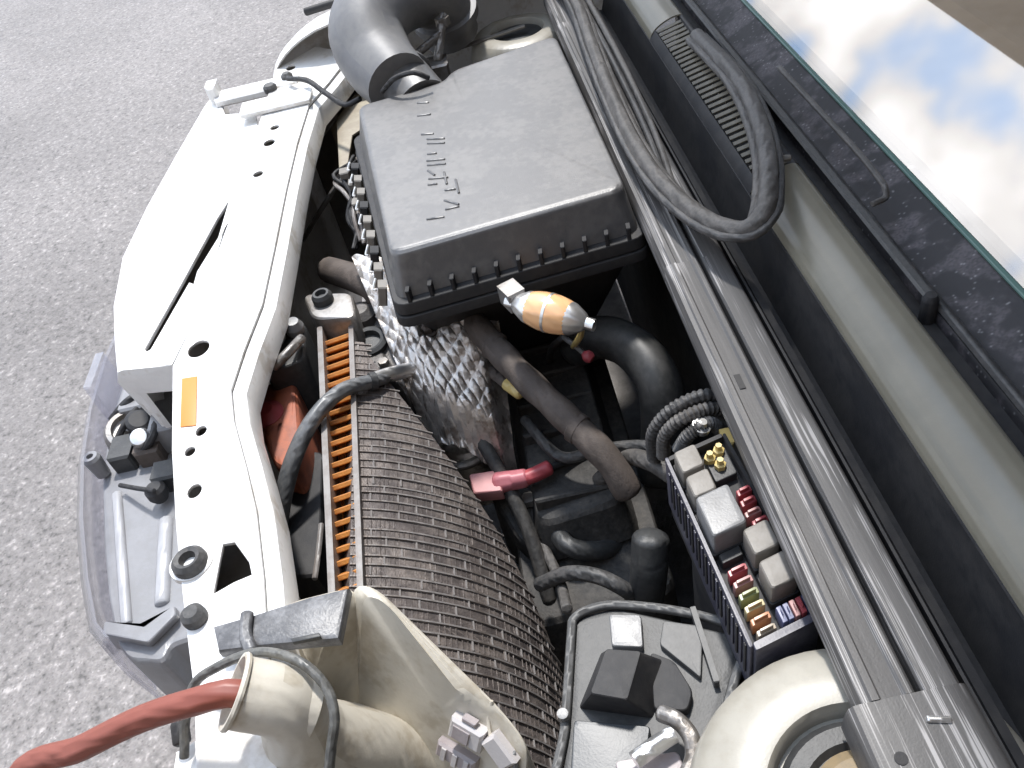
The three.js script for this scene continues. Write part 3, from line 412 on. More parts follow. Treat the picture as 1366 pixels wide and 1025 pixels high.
{
  const w = thing('clamp_cable', 'thin black cable running from the radiator support to the air filter box', 'cable');
  mesh('cable', tube([[-0.419, 0.895, -1.933], [-0.362, 0.91, -1.855], [-0.32, 0.9, -1.787], [-0.277, 0.89, -1.73], [-0.244, 0.9, -1.72]], 0.006, { seg: 24, n: 8 }), M.blackPlastic, w);
  mesh('grommet', turned([-0.427, 0.88, -1.969], [0, 1, 0], [[0.014, -0.003], [0.014, 0.01], [0.008, 0.016], [0.0001, 0.016]], 18), M.rubber, w);
  const h = thing('inner_panel', 'beige inner panel with an oval hole below the intake duct', 'panel');
  const o = [[-0.359, 0.8, -2.146], [-0.319, 0.8, -2.271], [-0.204, 0.8, -1.97], [-0.242, 0.8, -1.827], [-0.294, 0.8, -1.778], [-0.304, 0.8, -1.612], [-0.321, 0.8, -1.636], [-0.336, 0.8, -1.915]];
  mesh('plate', sheet(o, 0.80, 0.006, [oval([-0.341, 0.8, -2.081], 0.012, 0.02)], 0.002), M.beige, h);
  mesh('leg', box(-0.36, -0.33, 0.2, 0.795, -1.95, -1.90, 0.004), M.beige, h);
}
// ---------------------------------------------------------------- weatherstrip on the firewall lip
{
  const w = thing('weatherstrip', 'dusty black rubber weatherstrip looping loose off the firewall lip', 'weatherstrip');
  const path = [[0.232, 0.938, -2.02], [0.247, 0.945, -1.86], [0.236, 0.945, -1.61], [0.226, 0.948, -1.383], [0.224, 0.95, -1.197], [0.233, 0.955, -1.052], [0.254, 0.962, -0.949], [0.275, 0.972, -0.891], [0.294, 0.985, -0.859], [0.314, 1, -0.862], [0.34, 1.012, -0.916], [0.365, 1.016, -1.004], [0.383, 1.016, -1.108], [0.393, 1.012, -1.219], [0.392, 1.005, -1.327], [0.392, 0.996, -1.424]];
  mesh('bulb', tube(path, 0.0125, { seg: 150, n: 14 }), M.dustRubber, w);
  const side = (d, dy) => { const c = new THREE.CatmullRomCurve3(path.map(V), false, 'centripetal'); const o = []; for (let i = 0; i <= 60; i++) { const p = c.getPointAt(i / 60), t = c.getTangentAt(i / 60), n = new THREE.Vector3(-t.z, 0, t.x).normalize(); p.addScaledVector(n, d); p.y += dy; o.push(p.toArray()); } return o; };
  mesh('edge_bead', tube(side(0.014, -0.004), 0.006, { seg: 150, n: 10 }), M.rubber, w);
  mesh('edge_bead', tube(side(-0.014, -0.005), 0.0065, { seg: 150, n: 10 }), M.dustRubber, w);
  const s2 = thing('seal_strip', 'flat ribbed rubber seal lying between firewall lip and trough', 'seal');
  for (let k = 0; k < 3; k++) mesh('rib', tube([[0.247 + k * 0.014, 0.932 + k * 0.003, -2.02], [0.248 + k * 0.014, 0.932 + k * 0.003, -1.6], [0.245 + k * 0.012, 0.931, -1.25], [0.236 + k * 0.007, 0.928, -1.02]], t => 0.0075 - 0.003 * t, { seg: 40, n: 10 }), k % 2 ? M.rubber : M.dustRubber, s2);
  const cl = thing('seal_clip', 'pale plastic clip at the loop of the weatherstrip', 'clip');
  mesh('pin', tube([[0.37, 1, -0.98], [0.389, 1, -0.974]], 0.0045, { seg: 4, n: 10 }), M.relay, cl);
  mesh('head', turned([0.37, 1, -0.98], [-1, 0.1, 0], [[0.008, 0], [0.008, 0.005], [0.0001, 0.006]], 16), M.relay, cl);
}
// ---------------------------------------------------------------- radiator
{
  const r = thing('radiator', 'radiator with rusty orange fins in its frame and a dark ribbed core', 'radiator');
  const za = -1.13, zb = -0.53, xl = z => -0.345 + 0.055 * (z - za) / 0.73, xr = z => -0.292 + 0.03 * (z - za) / 0.73;
  for (const [f, w, y] of [[xl, 0.0045, 0.785], [xr, 0.004, 0.782]]) mesh('frame_rail', solid([[f(za) - w, 0.60, za], [f(zb) - w, 0.60, zb], [f(zb) + w, 0.60, zb], [f(za) + w, 0.60, za]], [[f(za) - w, y, za], [f(zb) - w, y, zb], [f(zb) + w, y, zb], [f(za) + w, y, za]], 0.003, 0.003), M.railGrey, r);
  const nf = 25;
  for (let i = 0; i < nf; i++) { const z = za + 0.02 + i * (zb - za - 0.06) / nf, L = (xr(z) - xl(z)) - 0.0095, m = (xl(z) + xr(z)) / 2; const g = mesh('rusty_fin', box(-L / 2, L / 2, -0.013, 0.013, -0.0036, 0.0036, 0.001), M.rust, r); g.position.set(m, 0.762, z); g.rotation.set(0.75, 0.12, 0); }
  mesh('tank_floor', solid([[xl(za), 0.62, za], [xl(zb), 0.62, zb], [xr(zb), 0.62, zb], [xr(za), 0.62, za]], [[xl(za) + 0.007, 0.745, za], [xl(zb) + 0.007, 0.745, zb], [xr(zb) - 0.006, 0.745, zb], [xr(za) - 0.006, 0.745, za]], 0.003, 0.002), M.rust, r);
  // top fitting
  const cap = mesh('fitting', solid(up([[-0.376, 0.8, -1.213], [-0.354, 0.8, -1.135], [-0.276, 0.8, -1.108], [-0.284, 0.8, -1.187]], 0.70), [[-0.376, 0.8, -1.213], [-0.354, 0.8, -1.135], [-0.276, 0.8, -1.108], [-0.284, 0.8, -1.187]], 0.02, 0.008), M.greyMetal, r);
  mesh('cap', turned([-0.334, 0.8, -1.176], [0, 1, 0], [[0.018, -0.002], [0.018, 0.012], [0.014, 0.018], [0.010, 0.018], [0.008, 0.010], [0.0001, 0.010]], 24), M.slate, cap);
  // ribbed core: curved section, one fin per row, bars running across the car between them
  const prof = curve2([[-0.286, 0.775], [-0.24, 0.755], [-0.19, 0.722], [-0.14, 0.676], [-0.098, 0.615], [-0.07, 0.54], [-0.055, 0.45]], 22);
  const limit = z => clamp((z + 1.09) / 0.56, 0.05, 1);            // far end is cut on the slant
  const zc0 = -1.08, zc1 = -0.39, start = z => { const w = -0.262 + (z + 0.55) * 0.86; let i = 0; while (z > -0.55 && i < 20 && prof[i][0] < w) i++; return i; };   // the washer tank stands in front of the near corner
  const rings = []; for (let k = 0; k <= 24; k++) { const z = zc0 + (zc1 - zc0) * k / 24, l = limit(z); const up1 = [], dn = []; for (let i = 0; i <= 22; i++) { const t = start(z) + i / 22 * Math.max(0.5, l * 22 - start(z)), a = Math.min(21, Math.floor(t)), f = t - a, x = prof[a][0] + (prof[a + 1][0] - prof[a][0]) * f, y = prof[a][1] + (prof[a + 1][1] - prof[a][1]) * f; up1.push(new THREE.Vector3(x, y, z)); dn.push(new THREE.Vector3(x - 0.02, y - 0.03, z)); } rings.push([...up1, ...dn.reverse()]); }
  mesh('core', loft(rings, { crease: 0.7 }), M.core, r);
  const nr = 46, geos = {}, pitch = (zc1 - zc0) / nr;
  const ridge = (p, t, w) => { const a = p.map(([x, y]) => [x - 0.001, y - 0.001]), b = p.map(([x, y], k) => { const q0 = p[Math.max(0, k - 1)], q1 = p[Math.min(p.length - 1, k + 1)], l = Math.hypot(q1[0] - q0[0], q1[1] - q0[1]); return [x - (q1[1] - q0[1]) / l * t, y + (q1[0] - q0[0]) / l * t]; }), all = [...a, ...b.reverse()]; const s = new THREE.Shape(all.map(([x, y]) => new THREE.Vector2(x, y))); return merge([loft([-w, w].map(z => all.map(([x, y]) => new THREE.Vector3(x, y, z))), { crease: 0.4, cap0: false, cap1: false }), ...[-w, w].map(z => { const g = new THREE.ShapeGeometry(s); g.translate(0, 0, z); return metreUV(g); })]); };
  for (let i = 0; i < nr; i++) {
    const z = zc0 + (i + 0.5) * pitch, n = Math.max(2, Math.round(limit(z) * 22));
    const i0 = start(z), key = i0 * 100 + n; geos[key] ??= ridge(prof.slice(i0, n + 1), 0.0022, 0.0011);
    const f = mesh('core_fin', geos[key], M.coreFin, r); f.position.z = z + 0.0012 * Math.sin(i * 2.3); f.rotation.y = 0.006 * Math.sin(i * 5.1); f.position.y = 0.0007 * Math.sin(i * 3.7);
  }
  // short staggered cross ribs between neighbouring rows, fine ones joined per row
  const at = t => { const a = Math.min(21, Math.floor(t)), f = t - a; return [prof[a][0] + (prof[a + 1][0] - prof[a][0]) * f, prof[a][1] + (prof[a + 1][1] - prof[a][1]) * f]; };
  const rr = rng(12), cross = box(-0.0011, 0.0011, -0.001, 0.0017, -pitch * 0.44, pitch * 0.44, 0.0003), thin = new THREE.BoxGeometry(0.0011, 0.0016, pitch * 0.8).toNonIndexed();
  for (let i = 0; i < nr; i++) {
    const zz = zc0 + (i + 1) * pitch, lim = limit(zz) * 22 - 0.4, list = [];
    const lo = start(zz);
    for (let t = 0.6 + (i % 2) * 1.35; t < lim; t += 2.7) { if (t < lo || rr() < 0.12) continue; const [x, y] = at(t + (rr() - 0.5) * 0.5), f = mesh('cross_rib', cross, M.coreFin, r); f.position.set(x, y, zz); f.rotation.z = -0.6; }
    for (let t = 0.3; t < lim; t += 0.42) { if (rr() < 0.25 || t < lo) continue; const [x, y] = at(t), g = thin.clone(); g.rotateZ(-0.6 + (rr() - 0.5) * 0.6); g.translate(x, y, zz + (rr() - 0.5) * 0.002); list.push(metreUV(g)); }
    if (list.length) mesh('fine_ribs', merge(list), M.core, r).userData.kind = 'stuff';
  }
  mesh('side_tank', tube([[-0.060, 0.50, -0.70], [-0.072, 0.56, -0.80], [-0.115, 0.63, -0.93], [-0.17, 0.69, -1.02]], 0.012, { seg: 24, n: 10 }), M.engine, r);
}
// ---------------------------------------------------------------- embossed heat shield
{
  const A = V([-0.279, 0.82, -1.255]), B = V([-0.045, 0.81, -1.113]), C = V([-0.075, 0.62, -0.889]), D = V([-0.202, 0.69, -0.946]), nu = 150, nv = 150, pos = [], idx = [];
  const P = (u, v) => { const a = A.clone().lerp(B, u), d = D.clone().lerp(C, u), p = a.lerp(d, v); p.y += 0.045 * Math.sin(Math.PI * clamp(u * 0.9 + 0.05)) * (0.5 + 0.5 * v) - 0.03 * v * v * u; p.y -= 0.06 * smooth(0.8, 1, v) + 0.05 * smooth(0.86, 1, u); return p; };
  const bumpAt = (u0, v0) => { const u = u0 + 0.012 * Math.sin(v0 * 9 + u0 * 4) + 0.004 * Math.sin(u0 * 23 + v0 * 17), v = v0 + 0.012 * Math.sin(u0 * 11 - v0 * 5) + 0.004 * Math.sin(v0 * 27 - u0 * 13), a = Math.abs(Math.sin((u * 8 + v * 8) * Math.PI)), b = Math.abs(Math.sin((u * 8 - v * 8) * Math.PI)); return 0.0062 * Math.pow(a * b, 0.6); };
  const hole = (u, v) => Math.hypot((u - 0.44) * 0.24, (v - 0.42) * 0.26);
  for (let j = 0; j <= nv; j++) for (let i = 0; i <= nu; i++) { const u = i / nu, v = j / nv, p = P(u, v), h = hole(u, v); p.y += bumpAt(u, v) * smooth(0.016, 0.026, h) - 0.014 * (1 - smooth(0.008, 0.024, h)); p.y += 0.006 * Math.sin(u * 7 + v * 5) * Math.sin(v * 9 - u * 3) + 0.0007 * Math.sin(u * 31 + v * 12) * Math.sin(v * 37 - u * 9); pos.push(p.x, p.y, p.z); }
  for (let j = 0; j < nv; j++) for (let i = 0; i < nu; i++) { const a = j * (nu + 1) + i, b = a + 1, c = a + nu + 1, d = c + 1; idx.push(a, c, b, b, c, d); }
  const off = pos.length / 3; for (let i = 0; i < off; i++) pos.push(pos[i * 3], pos[i * 3 + 1] - 0.002, pos[i * 3 + 2]);
  const m = idx.length; for (let i = 0; i < m; i += 3) idx.push(idx[i] + off, idx[i + 2] + off, idx[i + 1] + off);
  const g = new THREE.BufferGeometry(); g.setAttribute('position', new THREE.Float32BufferAttribute(pos, 3)); g.setIndex(idx);
  const hs = thing('heat_shield', 'quilted aluminium heat shield with a bolt, under the air filter box', 'heat shield');
  mesh('shield_plate', fin(g, 0.9), M.foil, hs);
  const q = P(0.44, 0.42); mesh('bolt', turned([q.x, q.y - 0.012, q.z], [0, 1, 0.1], [[0.011, 0], [0.011, 0.008], [0.006, 0.010], [0.005, 0.018], [0.0001, 0.018]], 6, 0.3), M.brownPipe, hs);
  mesh('shield_collar', turned([q.x, q.y - 0.016, q.z], [0, 1, 0.1], [[0.017, 0], [0.017, 0.004], [0.0001, 0.004]], 24), M.brownPipe, hs);
  const lower = [[[-0.193, 0.62, -1.019], [-0.114, 0.62, -1.022], [-0.085, 0.6, -0.987], [-0.112, 0.57, -0.952], [-0.171, 0.57, -0.948], [-0.21, 0.6, -0.989]]][0];
  mesh('lower_rim', tube([[-0.077, 0.63, -1.001], [-0.091, 0.605, -0.966], [-0.122, 0.585, -0.945], [-0.166, 0.58, -0.938], [-0.198, 0.59, -0.959]], 0.008, { seg: 30, n: 10 }), M.greyMetal, hs);
  mesh('lower_bowl', solid(up(lower, 0.45), up(lower, 0.585), 0.03, 0.02), M.foil, hs);
}
// ---------------------------------------------------------------- things between support, radiator and shield
{
  const h = thing('coolant_hose', 'grey rubber hose looping over the radiator rail down beside the support', 'hose');
  mesh('hose', tube([[-0.213, 0.74, -1.021], [-0.252, 0.775, -0.974], [-0.297, 0.8, -0.938], [-0.338, 0.8, -0.89], [-0.373, 0.775, -0.848], [-0.4, 0.74, -0.806], [-0.426, 0.69, -0.761], [-0.454, 0.62, -0.749]], t => 0.0105 + 0.004 * t, { seg: 60, n: 14 }), M.hoseGrey, h);
  mesh('silver_end', tube([[-0.203, 0.738, -1.024], [-0.232, 0.76, -0.997], [-0.257, 0.777, -0.973]], 0.0122, { seg: 14, n: 12 }), M.bright, h);
  mesh('clamp', turned([-0.255, 0.777, -0.971], [-0.8, 0.3, 0.3], [[0.0126, -0.006], [0.0142, -0.005], [0.0142, 0.005], [0.0126, 0.006]], 20), M.slate, h);
  const f = thing('fan_shroud', 'black plastic shroud standing between support and radiator', 'shroud');
  mesh('shell', solid(up([[-0.428, 0.7, -0.882], [-0.41, 0.7, -0.7], [-0.355, 0.7, -0.686], [-0.358, 0.7, -0.925], [-0.388, 0.7, -0.934]], 0.35), up([[-0.428, 0.7, -0.882], [-0.41, 0.7, -0.7], [-0.355, 0.7, -0.686], [-0.358, 0.7, -0.925], [-0.388, 0.7, -0.934]], 0.70), 0.02, 0.01), M.blackPlastic, f);
  mesh('edge_strip', tube([[-0.351, 0.712, -0.766], [-0.353, 0.712, -0.715], [-0.356, 0.712, -0.676]], 0.004, { seg: 8, n: 8 }), M.railGrey, f);
  mesh('foot', box(-0.36, -0.32, 0.19, 0.36, -0.72, -0.64, 0.005), M.blackPlastic, f);
  const o = thing('horn', 'dull orange red horn cover behind the radiator support', 'horn');
  const op = [[-0.469, 0.76, -1.046], [-0.393, 0.76, -1.049], [-0.371, 0.76, -0.906], [-0.378, 0.76, -0.836], [-0.409, 0.76, -0.853], [-0.441, 0.76, -0.935]];
  mesh('cover', solid(up(op, 0.45), op, 0.02, 0.015), M.orangeRed, o);
  mesh('bracket', box(-0.47, -0.45, 0.19, 0.5, -1.12, -1.08, 0.004), M.greyMetal, o);
  mesh('dome', turned([-0.431, 0.755, -0.968], [0.1, 1, 0.1], [[0.03, -0.01], [0.026, 0.01], [0.012, 0.02], [0.0001, 0.021]], 24), M.red, o);
  const lt = thing('bonnet_latch', 'grey bonnet latch with pale fittings behind the radiator support', 'latch');
  mesh('plate', solid(up([[-0.439, 0.8, -1.135], [-0.425, 0.8, -1.017], [-0.361, 0.8, -1.032], [-0.363, 0.8, -1.128]], 0.60), [[-0.439, 0.8, -1.135], [-0.425, 0.8, -1.017], [-0.361, 0.8, -1.032], [-0.363, 0.8, -1.128]], 0.012, 0.006), M.slate, lt);
  mesh('pale_cap', turned([-0.418, 0.805, -1.098], [-0.2, 1, 0], [[0.022, -0.01], [0.024, 0.006], [0.016, 0.018], [0.0001, 0.02]], 20), M.relayGrey, lt);
  mesh('pale_cap', turned([-0.378, 0.805, -1.107], [0.1, 1, 0.1], [[0.014, -0.01], [0.016, 0.008], [0.010, 0.02], [0.0001, 0.021]], 20), M.relayGrey, lt);
  mesh('lever', tube([[-0.404, 0.812, -1.015], [-0.377, 0.822, -1.031], [-0.363, 0.812, -1.071]], 0.008, { seg: 14, n: 8 }), M.greyMetal, lt);
  mesh('stay', box(-0.40, -0.36, 0.19, 0.61, -1.17, -1.13, 0.004), M.slate, lt);
  // thermostat housing cluster beside the fins
  const t = thing('thermostat_housing', 'cast grey thermostat housing between rusty fins and heat shield', 'housing');
  mesh('casting', solid(up([[-0.307, 0.74, -1.248], [-0.301, 0.74, -1.069], [-0.238, 0.74, -1.02], [-0.209, 0.74, -0.958], [-0.223, 0.74, -1.131], [-0.255, 0.74, -1.233]], 0.55), [[-0.307, 0.74, -1.248], [-0.301, 0.74, -1.069], [-0.238, 0.74, -1.02], [-0.213, 0.72, -0.98], [-0.223, 0.74, -1.131], [-0.252, 0.75, -1.219]], 0.02, 0.012), M.castGrey, t);
  mesh('dome', turned([-0.282, 0.745, -1.177], [0, 1, 0], [[0.028, -0.01], [0.026, 0.012], [0.014, 0.022], [0.0001, 0.024]], 24), M.castGrey, t);
  mesh('recess_ring', turned([-0.272, 0.742, -1.11], [0, 1, 0.1], [[0.032, -0.006], [0.034, 0.006], [0.028, 0.010], [0.022, 0.008], [0.020, -0.002], [0.0001, -0.002]], 28), M.slate, t);
  for (const p of [[-0.29, 0.745, -1.088], [-0.246, 0.745, -1.045], [-0.249, 0.747, -1.163]]) mesh('bolt', turned(p, [0, 1, 0], [[0.009, -0.003], [0.009, 0.007], [0.0001, 0.008]], 6, 0.3), M.greyMetal, t);
  mesh('dark_hose', tube([[-0.359, 0.72, -1.39], [-0.291, 0.76, -1.28], [-0.253, 0.77, -1.222], [-0.246, 0.74, -1.214]], 0.026, { seg: 24, n: 14 }), M.brownPipe, t);
}
{ // dark pipework in the gap left of the air box
  const a = thing('brake_pipe', 'thin dull metal pipe crossing the dark gap beside the air filter box', 'pipe');
  mesh('pipe', tube([[-0.311, 0.78, -1.645], [-0.341, 0.76, -1.635], [-0.401, 0.7, -1.65], [-0.467, 0.62, -1.692]], 0.006, { seg: 24, n: 8 }), M.greyMetal, a);
  mesh('union', turned([-0.311, 0.78, -1.645], [0.5, 1, 0], [[0.011, -0.012], [0.011, 0.012], [0.007, 0.014], [0.0001, 0.014]], 6, 0.3), M.bright, a);
  const b = thing('wiring_bundle', 'tangle of black wires and silver connectors beside the air filter box', 'wiring');
  const r = rng(4);
  for (let i = 0; i < 6; i++) mesh('wire', tube([[-0.295, 0.8, -1.657], [-0.315, 0.8, -1.592], [-0.293, 0.79, -1.538], [-0.292, 0.77, -1.477], [-0.289, 0.74, -1.412]].map(p => [p[0] + (r() - 0.5) * 0.035, p[1] + (r() - 0.5) * 0.02, p[2] + (r() - 0.5) * 0.04]), 0.0045, { seg: 24, n: 7 }), i % 3 ? M.blackPlastic : M.railGrey, b);
  for (const p of [[-0.301, 0.815, -1.578], [-0.283, 0.81, -1.535], [-0.277, 0.8, -1.473]]) mesh('connector', box(p[0] - 0.010, p[0] + 0.010, p[1] - 0.008, p[1] + 0.008, p[2] - 0.013, p[2] + 0.013, 0.002), M.relay, b);
}
// ---------------------------------------------------------------- engine below and dark hoses
{
  const e = thing('engine_block', 'dark grimy engine block deep in the bay under the pipes', 'engine');
  mesh('block', solid([[-0.12, 0.19, -1.5], [-0.12, 0.19, -0.62], [0.14, 0.19, -0.62], [0.14, 0.19, -1.5]], [[-0.1, 0.50, -1.48], [-0.1, 0.50, -0.66], [0.13, 0.52, -0.66], [0.13, 0.52, -1.48]], 0.03, 0.02), M.engine, e);
  const vc = mesh('rocker_cover', solid([[-0.07, 0.51, -1.3], [-0.07, 0.51, -0.76], [0.10, 0.53, -0.76], [0.10, 0.53, -1.3]], [[-0.055, 0.58, -1.28], [-0.055, 0.58, -0.78], [0.085, 0.60, -0.78], [0.085, 0.60, -1.28]], 0.03, 0.02), M.engine, e);
  for (let i = 0; i < 6; i++) mesh('cover_rib', box(-0.05, 0.08, 0.575, 0.603, -0.82 - i * 0.07, -0.81 - i * 0.07, 0.003), M.engine, vc);
  mesh('gearbox', solid([[-0.06, 0.2, -0.64], [-0.06, 0.2, -0.42], [0.16, 0.2, -0.42], [0.16, 0.2, -0.64]], [[-0.03, 0.46, -0.63], [-0.03, 0.46, -0.46], [0.13, 0.46, -0.46], [0.13, 0.46, -0.63]], 0.04, 0.03), M.engine, e);
  for (const [x, z] of [[0, -0.58], [0.05, -0.54], [0.09, -0.58]]) mesh('bolt', turned([x, 0.462, z], [0, 1, 0], [[0.009, -0.004], [0.009, 0.01], [0.0001, 0.011]], 6, 0.3), M.greyMetal, e);
  const mk = (name, label, pts, rad, m, extra) => { const t = thing(name, label, 'hose'); mesh('hose', tube(pts, rad, { seg: 40, n: 16 }), m, t); if (extra) extra(t); return t; };
  mk('radiator_hose', 'thick black rubber hose bending down behind the dipstick', [[0.073, 0.66, -1.079], [0.11, 0.7, -1.044], [0.154, 0.71, -0.988], [0.177, 0.69, -0.922], [0.173, 0.62, -0.89], [0.157, 0.52, -0.884]], 0.036, M.rubberDark);
  mk('brown_pipe', 'straight brown heat wrapped pipe running diagonally over the engine', [[-0.107, 0.77, -1.132], [-0.08, 0.765, -1.052], [-0.024, 0.745, -0.937], [0.028, 0.72, -0.852], [0.07, 0.69, -0.787], [0.088, 0.65, -0.758]], t => 0.0215 + 0.001 * Math.sin(t * 40), M.brownPipe, t => { for (const q of [[-0.061, 0.757, -1.013], [0.036, 0.713, -0.841]]) mesh('tape_wrap', turned(q, [0.65, -0.2, 0.75], [[0.0215, -0.008], [0.0238, -0.006], [0.0238, 0.006], [0.0215, 0.008]], 18), M.brownPipe, t); });
  mk('brass_pipe', 'short pipe with a yellow brass tip under the brown pipe', [[-0.106, 0.71, -1.066], [-0.077, 0.71, -1.009], [-0.051, 0.71, -0.965], [-0.039, 0.708, -0.948]], 0.0095, M.brownPipe, t => mesh('tip', tube([[-0.055, 0.712, -0.969], [-0.037, 0.708, -0.945]], 0.0105, { seg: 5, n: 12 }), M.gold, t));
  mk('vacuum_hose', 'thin black hose curving below the brown pipe', [[-0.041, 0.62, -0.972], [0.006, 0.63, -0.865], [0.063, 0.66, -0.838], [0.117, 0.68, -0.812], [0.153, 0.7, -0.776]], 0.009, M.rubber);
  mk('heater_hose', 'grey dusty hose running towards the fuse box cables', [[0.055, 0.6, -0.83], [0.097, 0.66, -0.81], [0.127, 0.7, -0.758], [0.154, 0.7, -0.719]], 0.013, M.dustRubber);
  mk('breather_pipe', 'dark upright pipe beside the battery cover', [[0.098, 0.66, -0.661], [0.088, 0.62, -0.641], [0.078, 0.55, -0.639]], 0.026, M.slate);
  mk('bypass_hose', 'crooked dark hose lying on the gearbox next to the core', [[-0.089, 0.5, -0.87], [-0.035, 0.54, -0.81], [-0.013, 0.55, -0.754], [0.031, 0.53, -0.75], [0.071, 0.5, -0.782]], 0.015, M.slate);
  mk('drain_hose', 'slack black hose in front of the battery cover', [[-0.068, 0.56, -0.693], [-0.02, 0.6, -0.675], [0.02, 0.61, -0.652], [0.047, 0.6, -0.634], [0.065, 0.56, -0.636]], 0.011, M.rubber);
  mk('overflow_hose', 'narrow grey hose along the edge of the radiator core', [[-0.08, 0.54, -0.885], [-0.057, 0.53, -0.794], [-0.039, 0.55, -0.706], [-0.033, 0.62, -0.608]], 0.008, M.dustRubber);
  const br = thing('engine_mount', 'dark cast engine mount arm below the red plug', 'mount');
  mesh('arm', solid(up([[-0.129, 0.54, -0.906], [-0.064, 0.54, -0.913], [-0.027, 0.54, -0.823], [-0.061, 0.54, -0.759], [-0.092, 0.54, -0.796]], 0.40), [[-0.127, 0.56, -0.89], [-0.062, 0.56, -0.896], [-0.027, 0.54, -0.823], [-0.061, 0.54, -0.759], [-0.092, 0.54, -0.796]], 0.02, 0.012), M.engine, br);
  mesh('web', solid(up([[-0.058, 0.5, -0.862], [0.006, 0.5, -0.829], [0.029, 0.5, -0.757], [-0.037, 0.5, -0.759]], 0.38), [[-0.058, 0.5, -0.862], [0.006, 0.52, -0.814], [0.029, 0.5, -0.757], [-0.037, 0.5, -0.759]], 0.012, 0.008), M.engine, br);
  mesh('bolt', turned([-0.062, 0.56, -0.851], [0, 1, 0], [[0.012, -0.004], [0.012, 0.009], [0.0001, 0.010]], 6, 0.3), M.greyMetal, br);
  mesh('stub', tube([[-0.015, 0.49, -0.789], [0.019, 0.52, -0.789], [0.053, 0.52, -0.794]], 0.012, { seg: 10, n: 10 }), M.greyMetal, br);
}
{ // amber filter, dipstick, red plug
  const f = thing('fuel_filter', 'amber and silver oval fuel filter hanging under the air filter box', 'filter');
  const c = V([0.032, 0.865, -0.931]), d = V([0.071, 0.86, -0.899]).sub(V([-0.011, 0.87, -0.957])).normalize();
  const pr = []; for (let i = 0; i <= 16; i++) { const a = i / 16 * Math.PI; pr.push([0.028 * Math.sin(a) + 0.001, -0.056 * Math.cos(a)]); }
  mesh('body', turned(c.toArray(), d.toArray(), pr, 28, 0.9), M.amber, f);
  for (const s of [-1, 1]) mesh('end_cap', turned(c.toArray(), d.clone().multiplyScalar(s).toArray(), [[0.0245, 0.030], [0.0235, 0.036], [0.014, 0.053], [0.009, 0.058], [0.009, 0.070], [0.0001, 0.071]], 24, 0.6), M.bright, f);
  mesh('seam', turned(c.toArray(), d.toArray(), [[0.0280, -0.003], [0.0294, -0.002], [0.0294, 0.002], [0.0280, 0.003]], 28), M.bright, f);
  const b = mesh('bracket', box(-0.014, 0.014, -0.012, 0.02, -0.02, 0.02, 0.003), M.greyMetal, f); const bp = [-0.015, 0.868, -0.98]; b.position.set(...bp); b.rotation.y = 0.4;
  mesh('outlet_pipe', tube([[0.072, 0.858, -0.897], [0.071, 0.8, -0.943], [0.062, 0.72, -1.013]], 0.005, { seg: 10, n: 8 }), M.gold, f);
  const ds = thing('dipstick', 'thin metal dipstick with a dark red knob', 'dipstick');
  mesh('rod', tube([[0.05, 0.73, -1.029], [0.065, 0.73, -1.001], [0.077, 0.73, -0.975]], 0.0045, { seg: 6, n: 8 }), M.greyMetal, ds);
  mesh('knob', turned([0.077, 0.73, -0.975], [0.6, -0.3, 0.6], [[0.004, -0.006], [0.009, 0], [0.010, 0.006], [0.007, 0.012], [0.0001, 0.014]], 18, 0.8), M.red, ds);
  mesh('guide_tube', tube([[0.05, 0.73, -1.029], [0.032, 0.68, -1.07], [0.016, 0.56, -1.152]], 0.006, { seg: 10, n: 8 }), M.engine, ds);
  const rp = thing('red_plug', 'red and pink plastic plug on a cable beside the radiator core', 'plug');
  mesh('collar', solid(up([[-0.148, 0.6, -0.893], [-0.144, 0.6, -0.851], [-0.096, 0.6, -0.844], [-0.103, 0.6, -0.89]], 0.585), up([[-0.147, 0.605, -0.889], [-0.143, 0.605, -0.847], [-0.096, 0.605, -0.84], [-0.103, 0.605, -0.886]], 0.612), 0.005, 0.005), M.pink, rp);
  mesh('body', tube([[-0.103, 0.602, -0.865], [-0.072, 0.604, -0.862], [-0.059, 0.605, -0.861]], t => 0.018 - 0.003 * t, { seg: 12, n: 14 }), M.redPlug, rp);
  mesh('sleeve', tube([[-0.064, 0.605, -0.859], [-0.039, 0.607, -0.863], [-0.019, 0.608, -0.869]], 0.0125, { seg: 10, n: 12 }), M.red, rp);
  mesh('cable', tube([[-0.024, 0.608, -0.867], [0.016, 0.6, -0.881], [0.051, 0.58, -0.88], [0.07, 0.54, -0.876]], 0.006, { seg: 16, n: 8 }), M.blackPlastic, rp);
  mesh('stem', tube([[-0.122, 0.59, -0.872], [-0.123, 0.54, -0.905], [-0.122, 0.5, -0.928]], 0.010, { seg: 8, n: 10 }), M.engine, rp);
}
